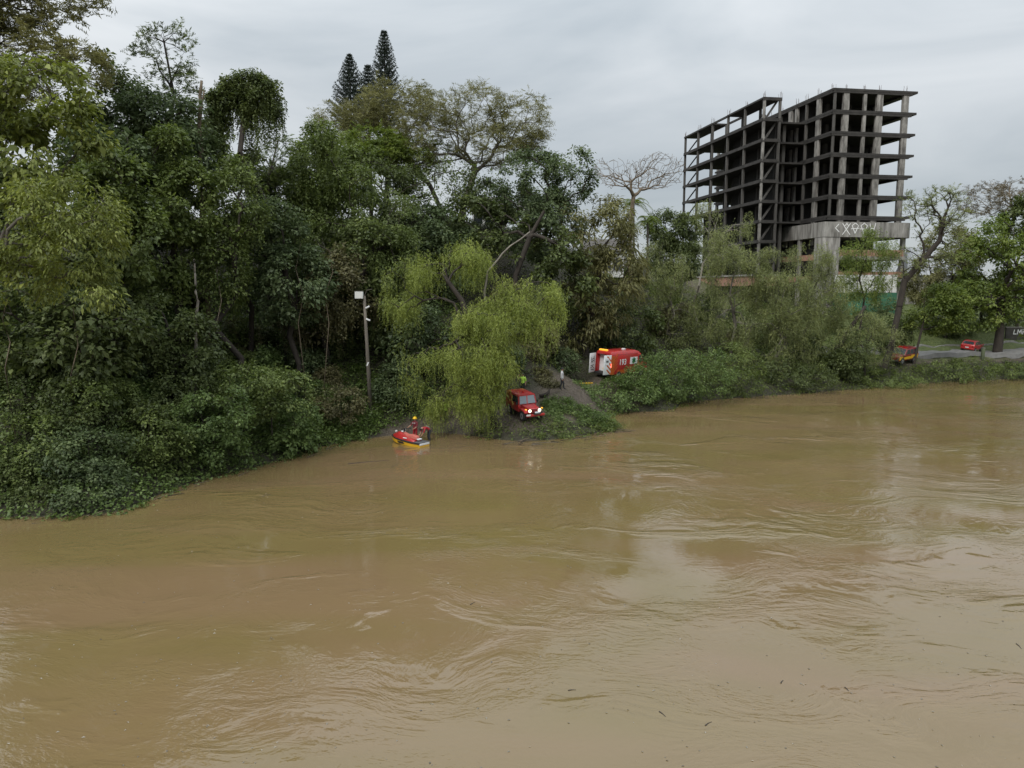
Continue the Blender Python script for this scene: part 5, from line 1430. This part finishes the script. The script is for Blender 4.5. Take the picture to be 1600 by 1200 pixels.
# ---- palms
def palm(label, px, py, Y, reach, seed, bark='grey'):
    rng = np.random.RandomState(seed)
    c = at(px, py, Y); gz = h1(c[0], c[1]); base = np.array([c[0], c[1], gz])
    root = empty('palm_tree', base); tag(root, label, 'palm', 'palms beyond the thicket')
    h_ = c[2] - gz
    MB().tube([(0, 0, -.2), (.1, 0, h_ * .5), (0, 0, h_)], [.2, .15, .13], 8).build('trunk', BARK[bark], root, smooth=True)
    for k in range(15):
        a = 2.4 * k; el = rng.uniform(.0, 1.1); ln = reach * rng.uniform(.8, 1.1)
        dv = np.array([math.cos(a) * math.cos(el), math.sin(a) * math.cos(el), math.sin(el)])
        P, D = [], []; m = 22
        sd = np.cross(dv, [0, 0, 1]); sd /= np.linalg.norm(sd)
        for q in range(m):
            t = (q + 1) / m
            p = np.array([0, 0, h_]) + dv * ln * t - np.array([0, 0, 1]) * .75 * ln * t ** 2.2
            for sg in (-1, 1):
                P.append(p); D.append(sd * sg + dv * .5 - np.array([0, 0, .55]))
        P = np.array(P)
        V, Fq, T = leaf_arrays(P, np.array(D), np.tile(np.array([0, 0, 1.]), (len(P), 1)) + rng.normal(size=P.shape) * .2, np.full(len(P), .55), np.full(len(P), .07), np.clip(rng.normal(.6, .15, len(P)), 0, 1))
        link(bpy.data.objects.new('frond', np_mesh('frond', V, Fq, LM['rich'], T)), root)
palm('palm with arching fronds just under the leafless umbrella tree', 990, 318, 96, 2.6, 4)
palm('shorter palm half hidden near the black domed tree', 1012, 345, 98, 2.4, 5)

# ------------------------------------------------------------------ the bright willow by the boat ramp
tree('willow_tree', 'bright yellow-green weeping willow at the water beside the boat ramp',
     [(592,690,385,450,1.5,2.2),(600,660,440,500,1.5,2),(690,765,372,430,1,2.2),(760,800,420,480,.5,2.0),(790,885,435,500,.5,2.2),(830,893,480,545,.3,1.8),(720,850,460,540,-.6,2.4),(690,800,520,590,-1.6,2.4),
      (612,690,545,590,0,1.7),(680,740,580,635,-1.8,1.6),(740,815,540,610,-1,2.0),(700,770,470,540,0,2.2),(690,790,595,645,-1.6,1.5),(655,715,600,645,-1.0,1.2)], 56.5, 'willow', 'willow', 'dark', n=430, per=9, L=.20, W=.045, length=2.0, step=.11, r=.32, foot=772,
     trunk_px=[(768,640),(752,570),(738,520),(722,470),(700,440)], gap=-.2, lift=.2)
plain_trunk('willow_branch', 'pale dead limb slanting up through the willow crown', [(752,560),(756,470),(762,425),(785,395),(828,362)], 57.5, .09, 'pale', cat='branch')

# ------------------------------------------------------------------ wispy thicket between the ramp and the park
TH = 'wispy riverside trees'
tree('riverside_tree', 'wispy olive tree next to the almost black dome', [(1000,1090,360,470),(1010,1100,430,560)], 86, 'willow', 'wispy', 'grey', n=150, per=6, L=.25, W=.07, length=1.6, step=.15, r=.16, group=TH)
tree('riverside_tree', 'yellowish wispy tree in front of the concrete stair columns', [(1085,1155,345,440),(1095,1205,375,480),(1070,1190,440,560),(1140,1210,395,470)], 86, 'willow', 'wispy', 'grey', n=300, per=6, L=.25, W=.07, length=1.5, step=.15, r=.18, group=TH)
tree('riverside_tree', 'tall thin wispy tree climbing the left columns of the frame', [(1080,1140,300,380),(1100,1180,330,420)], 92, 'willow', 'wispy', 'pale', n=90, per=5, L=.25, W=.08, length=1.3, step=.16, r=.13, group=TH, foot=1090)
tree('riverside_tree', 'dense greyish wispy tree in the middle of the thicket', [(1170,1250,378,470),(1170,1280,410,520),(1140,1260,470,580),(1200,1290,430,560)], 84, 'willow', 'wispy', 'grey', n=340, per=6, L=.25, W=.07, length=1.6, step=.15, r=.2, group=TH)
tree('riverside_tree', 'wispy tree with yellow tips below the concrete pier', [(1230,1305,372,440),(1245,1335,415,520)], 87, 'willow', 'wispy', 'grey', n=210, per=6, L=.25, W=.07, length=1.4, step=.15, r=.16, group=TH)
tree('riverside_tree', 'wispy tree covering the brick bands and white wall', [(1315,1405,348,430),(1305,1400,400,470)], 94, 'willow', 'rich', 'dark', n=190, per=7, L=.27, W=.08, length=1.2, step=.15, r=.13, group=TH, foot=1340, gap=-.2)
tree('riverside_tree', 'low grey-green wispy tree at the leaning trunks', [(1270,1390,480,580),(1330,1420,500,570)], 86, 'willow', 'wispy', 'dark', n=150, per=6, L=.24, W=.06, length=1.3, step=.15, r=.14, group=TH)
plain_trunk('leaning_tree', 'black leaning trunk at the foot of the thicket', [(1288,582),(1302,556),(1330,510),(1352,478)], 87, .36, 'dark')
tree('leaning_tree', 'tree with thick black trunk leaning away and a sparse top', [(1402,1470,292,360),(1430,1512,290,380),(1390,1440,380,440),(1440,1510,340,430)], 89, 'airy', 'wispy', 'dark', n=170, per=5, L=.24, W=.08, rad=.8, r=.36,
     foot=1383, trunk_px=[(1392,545),(1405,480),(1413,440),(1440,408),(1468,376),(1476,338)], gap=-.1, shell=.3, r_twig=.02)
tree('park_tree', 'small dark green tree standing over the red and yellow car', [(1418,1470,455,535),(1450,1515,445,526),(1430,1510,440,500)], 91.5, leaf='rich', n=170, per=44, L=.25, W=.16, r=.13, foot=1432, trunk_px=[(1433,545),(1440,515)])
tree('park_tree', 'big round rich green tree with dark trunk by the road', [(1485,1600,355,470),(1560,1680,340,480),(1475,1570,420,520),(1550,1660,430,530),(1510,1600,335,410)], 98, leaf='rich', n=380, per=44, L=.30, W=.18, rad=.8, r=.5, foot=1562, trunk_px=[(1562,520),(1564,480),(1570,440)])
tree('park_tree', 'olive green tree behind the leaning black trunk', [(1440,1530,345,450),(1415,1490,400,480),(1490,1540,360,440)], 106, leaf='olive', n=220, per=44, L=.30, W=.16, rad=.8, r=.2)
tree('bare_tree', 'greyish thin-leaved tree top above the big round tree', [(1500,1580,285,340),(1560,1660,272,340)], 118, 'airy', 'dry', 'tan', n=260, per=5, L=.3, W=.08, rad=.9, r=.24, foot=1565, pathw=.4, gap=-.2)
tree('broadleaf_tree', 'dark narrow tree rising beside the thin-leaved top', [(1568,1640,300,400)], 114, leaf='dark', n=120, per=44, L=.34, W=.2)
tree('broadleaf_tree', 'shadowed tree filling the gap beside the grey metal roof', [(1440,1560,430,500),(1500,1640,420,510)], 112, leaf='dark', n=190, per=44, L=.34, W=.2, rad=.9)

# ------------------------------------------------------------------ bushes
SB = 'bushes of the overgrown left bank'
for lab, bx, Y, lf, kw in [
    ('dark bush with arching stems hanging over the water', [(-30,110,640,760),(0,130,690,800)], 38.3, 'mid', dict(n=120, L=.15, W=.09, rad=.5)),
    ('blue-green bush trailing its sprays into the river', [(60,200,660,760),(110,195,720,800)], 38.6, 'blue', dict(n=130, L=.15, W=.10, rad=.5)),
    ('dark bush dipping its lowest leaves in the river', [(-30,70,715,806),(20,110,740,806)], 37.0, 'dark', dict(n=120, L=.14, W=.08, rad=.42)),
    ('grey-green bush overhanging the corner of the bank', [(80,196,735,803),(130,205,715,798,.8)], 37.3, 'blue', dict(n=130, L=.14, W=.09, rad=.42)),
    ('dense green bush where the bank turns', [(170,300,630,740),(190,300,690,770)], 42, 'mid', dict(n=130, L=.15, W=.09, rad=.5)),
    ('rounded creeper-covered bush on the bank', [(260,400,600,700),(280,390,650,748)], 44.4, 'creeper', dict(n=140, L=.16, W=.11, rad=.5)),
    ('leafy bright bush low on the bank', [(390,500,620,700),(400,495,660,722)], 49.4, 'creeper', dict(n=120, L=.17, W=.12, rad=.5)),
    ('tall arching creeper mound on the bank', [(330,470,560,660),(400,490,575,660)], 48, 'mid', dict(n=150, L=.16, W=.10, rad=.55)),
    ('dull green shrub up the slope under the white trunk', [(230,340,570,650)], 46.5, 'dark', dict(n=90, L=.16, W=.1)),
    ('shadowed shrub under the pale overhanging tree', [(-20,100,580,680),(60,180,590,680)], 41, 'dark', dict(n=140, L=.16, W=.1)),
    ('low leafy shrub beside the foot of the lamp pole', [(490,575,600,660)], 55, 'brown', dict(n=80, L=.15, W=.09, rad=.45)),
    ('dark shrub between the lamp pole and the people', [(575,660,570,650)], 60, 'blue', dict(n=110, L=.17, W=.1)),
    ('dark shrub behind the willow trunk', [(680,790,590,660)], 62.5, 'dark', dict(n=110, L=.17, W=.1)),
    ('feathery bush on the spit beside the jeep', [(852,920,626,668),(880,968,640,684),(850,910,655,690,-1.5)], 59.3, 'creeper', dict(n=190, L=.13, W=.07, rad=.42)),
    ('ragged bush between the jeep and the white-shirted person', [(846,872,588,612),(828,860,580,606,1.5)], 64.2, 'brown', dict(n=60, L=.15, W=.08, rad=.4)),
    ('low grassy bush beside the jeep wheel', [(845,885,628,655)], 59.5, 'creeper', dict(n=60, L=.13, W=.06, rad=.35)),
    ('low bush at the tip of the spit', [(915,975,655,680),(800,900,672,694,-2.4)], 58.2, 'mid', dict(n=80, L=.12, W=.06, rad=.35)),
    ('broad feathery green bush hiding the ambulance wheels', [(925,1030,585,645),(960,1040,562,640),(895,985,606,655,-2.5)], 68.8, 'creeper', dict(n=260, L=.17, W=.085, rad=.5)),
    ('tall feathery green bush in front of the ambulance bonnet', [(1000,1110,540,635),(1060,1150,540,628),(990,1040,552,620)], 71.5, 'creeper', dict(n=240, L=.18, W=.09, rad=.55)),
    ('bright feathery bush at the corner of the thicket', [(1100,1195,535,622),(1060,1140,560,628)], 76.3, 'mid', dict(n=150, L=.18, W=.09, rad=.55)),
    ('dark low bush under the grey thicket', [(1190,1260,555,612),(1225,1310,565,612)], 80, 'dark', dict(n=130, L=.18, W=.09, rad=.5)),
    ('dark round bush beside the black leaning trunk', [(1300,1360,515,600)], 83.5, 'dark', dict(n=110, L=.18, W=.09, rad=.5)),
    ('low scrub in front of the red and yellow car', [(1330,1440,578,608)], 85.4, 'mid', dict(n=110, L=.18, W=.08, rad=.45)),
    ('grassy scrub between the two parked cars', [(1425,1520,562,600),(1470,1560,556,596)], 88.6, 'mid', dict(n=120, L=.18, W=.08, rad=.45)),
    ('low scrub along the bank below the big round tree', [(1545,1640,566,594)], 91.5, 'mid', dict(n=90, L=.18, W=.08, rad=.45))]:
    bush('bush', lab, bx, Y, lf, group=SB if Y < 65 else 'bushes of the ramp and park bank', **kw)
for lab, bx, Y, lf, kw in [
    ('tall shrub against the green hoarding', [(1290,1350,452,540),(1270,1320,455,540)], 108, 'mid', dict(n=110, L=.28, W=.13, rad=.7)),
    ('leafy shrub at the corner of the green hoarding', [(1340,1415,462,545)], 107, 'dark', dict(n=110, L=.28, W=.13, rad=.7)),
    ('pale shrub on the lawn below the concrete pier', [(1200,1290,480,560)], 97, 'wispy', dict(n=150, L=.28, W=.11, rad=.7)),
    ('dull shrub on the lawn under the stair columns', [(1120,1220,470,560)], 98, 'mid', dict(n=150, L=.28, W=.11, rad=.7)),
    ('round shrub at the top of the park lawn', [(1440,1520,480,530)], 108, 'dark', dict(n=110, L=.28, W=.14, rad=.7))]:
    bush('bush', lab, bx, Y, lf, group='shrubs below the tower', **kw)
# understorey shrubs climbing the slope, and shading the foot of the ramp-side trees
SHARED = {}
def shrub_copy(label, X, Y, size, leaf, group, rs):
    key = (leaf, rs.randint(3))
    if key not in SHARED:
        # one specimen 1 m in radius, then copied
        SEED[0] += 1
        r2 = np.random.RandomState(SEED[0])
        T = ell_points([(np.array([0, 0, .75]), np.array([1., 1., .85])), (np.array([.45, .2, 1.0]), np.array([.6, .6, .6]))], 70, r2, .5, -.2, 2.2, SEED[0])
        T[:, 2] = np.maximum(T[:, 2], .12)
        g = Grow([np.array([0, 0, -.3]), np.array([0, 0, .15]), np.array([0, 0, .5])], r2).grow(T, lift=.2)
        V, Fq = g.mesh(.05)
        A = clumps(T, np.array([0, 0, -.6]), r2, 48, .36, .125, .075, updir=.7)
        SHARED[key] = (np_mesh('stem', V, Fq, BARK['dark'], smooth=True), np_mesh('foliage', A[0], A[1], LM[leaf], A[2]))
    root = empty('understorey_shrub', (X, Y, h1(X, Y)), rs.uniform(0, 6.28)); root.scale = (size, size, size * rs.uniform(.9, 1.25))
    word = {'dark': 'dark green', 'mid': 'mid-green', 'blue': 'bluish green', 'creeper': 'fresh green', 'brown': 'brownish'}[leaf]
    tag(root, word + ' ' + label, 'shrub', word + ' ' + group)
    for nm, me in zip(('stem', 'foliage'), SHARED[key]): link(bpy.data.objects.new(nm, me), root)
rng = np.random.RandomState(5)
for k in range(70):
    px = rng.uniform(-20, 660); Y = None
    off = rng.uniform(4, 17)
    yw = np.interp(px, [0, 190, 300, 480, 640], [36.5, 37, 42.6, 51, 57])
    Y = yw + off
    X = (px - 800) / F * Y
    shrub_copy('leafy shrub in the tangled undergrowth of the left slope', X, Y, rng.uniform(.9, 1.5), rng.choice(['dark', 'mid', 'blue', 'creeper', 'brown'], p=[.15, .32, .15, .3, .08]), 'undergrowth shrubs of the left slope', rng)
for k in range(12):
    px = rng.uniform(690, 900); Y = rng.uniform(64, 72); X = (px - 800) / F * Y
    if seg_dist(np.array([[X, Y]]), RAMP)[0] < 3.8: continue
    shrub_copy('shrub on the shaded slope above the boat ramp', X, Y, rng.uniform(1.1, 1.9), rng.choice(['dark', 'blue', 'brown']), 'shrubs above the boat ramp', rng)
for k in range(14):
    px = rng.uniform(1010, 1400); Y = rng.uniform(84, 96); X = (px - 800) / F * Y
    shrub_copy('shrub inside the wispy thicket', X, Y, rng.uniform(1.2, 2.1), rng.choice(['dark', 'mid', 'brown']), 'shrubs inside the thicket', rng)

# ---- ground cover nobody could count: creepers on the slope, grass of the park
def cover(name, label, n, xr, yr, test, leaf, hgt, L, W, per, seed, upright=False):
    rs = np.random.RandomState(seed)
    q = np.c_[rs.uniform(*xr, n), rs.uniform(*yr, n)]
    z = H(q[:, 0], q[:, 1])
    ok = test(q, z); q, z = q[ok], z[ok]
    T = np.c_[q, z + (0 if upright else hgt * rs.uniform(.1, 1, len(q)))]
    if upright:
        k = len(T) * per
        P = np.repeat(T, per, 0) + rs.normal(size=(k, 3)) * np.array([.22, .22, 0])
        d = rs.normal(size=(k, 3)) * .35 + np.array([0, 0, 1.])
        A = leaf_arrays(P, d, rs.normal(size=(k, 3)), L * rs.uniform(.5, 1.2, k), np.full(k, W), np.clip(np.repeat(rs.normal(.5, .22, len(T)), per) + rs.normal(0, .1, k), 0, 1))
    else:
        A = clumps(T, np.array([10, 40, -20.]), rs, per, .42, L, W, flat=.6, updir=.8)
    V, Fq, T_ = A
    NLEAF[0] += len(Fq)
    o = link(bpy.data.objects.new(name, np_mesh(name, V, Fq, LM[leaf], T_)))
    o['label'] = label; o['category'] = 'ground cover'; o['kind'] = 'stuff'
notramp = lambda q, z: seg_dist(q, RAMP) > 3.4
cover('creeper_cover', 'leafy creepers blanketing the left bank down to the river', 13000, (-34, -5), (35, 72), lambda q, z: (z > -.3) & (z < 12) & notramp(q, z), 'creeper', .45, .17, .12, 9, 1)
cover('ground_cover', 'low dark ground plants under the hillside trees', 9000, (-34, 16), (38, 92), lambda q, z: (z > .4) & notramp(q, z), 'dark', .4, .22, .13, 8, 2)
cover('thicket_floor', 'rank green plants covering the ground inside the thicket', 6500, (9, 46), (68, 104), lambda q, z: (z > 1.2) & notramp(q, z) & (seg_dist(q, np.array(ROAD, float)) > 3.0), 'mid', .55, .26, .11, 8, 9)
cover('bank_plants', 'short green plants on the bank beside the people', 2600, (-15, -6.5), (50, 62), lambda q, z: (z > .05) & (seg_dist(q, RAMP) > 2.3), 'bright', .3, .15, .09, 9, 3)
cover('shore_weeds', 'weeds along the ramp and thicket shore', 17000, (-3, 70), (54, 98), lambda q, z: (z > -.3) & (z < np.where(q[:, 0] > 38, 1.3, 1.9)) & (seg_dist(q, RAMP) > 1.7), 'mid', .6, .22, .09, 8, 4)
cover('ramp_weeds', 'sparse weeds and leaf litter strewn over the boat ramp', 900, (-9, 13), (55, 73), lambda q, z: (z > .05) & (seg_dist(q, RAMP) < 3.0), 'brown', .08, .13, .05, 5, 8)
cover('park_grass', 'mown grass of the park by the road', 9000, (33, 80), (88, 122), lambda q, z: (z > 1.6) & (seg_dist(q, np.array(ROAD, float)) > 3.0), 'grass', .2, .22, .03, 5, 6, True)

print('LEAVES', NLEAF[0], 'TRIS', sum(len(m.loops) - 2 * len(m.polygons) for m in bpy.data.meshes if m.users))
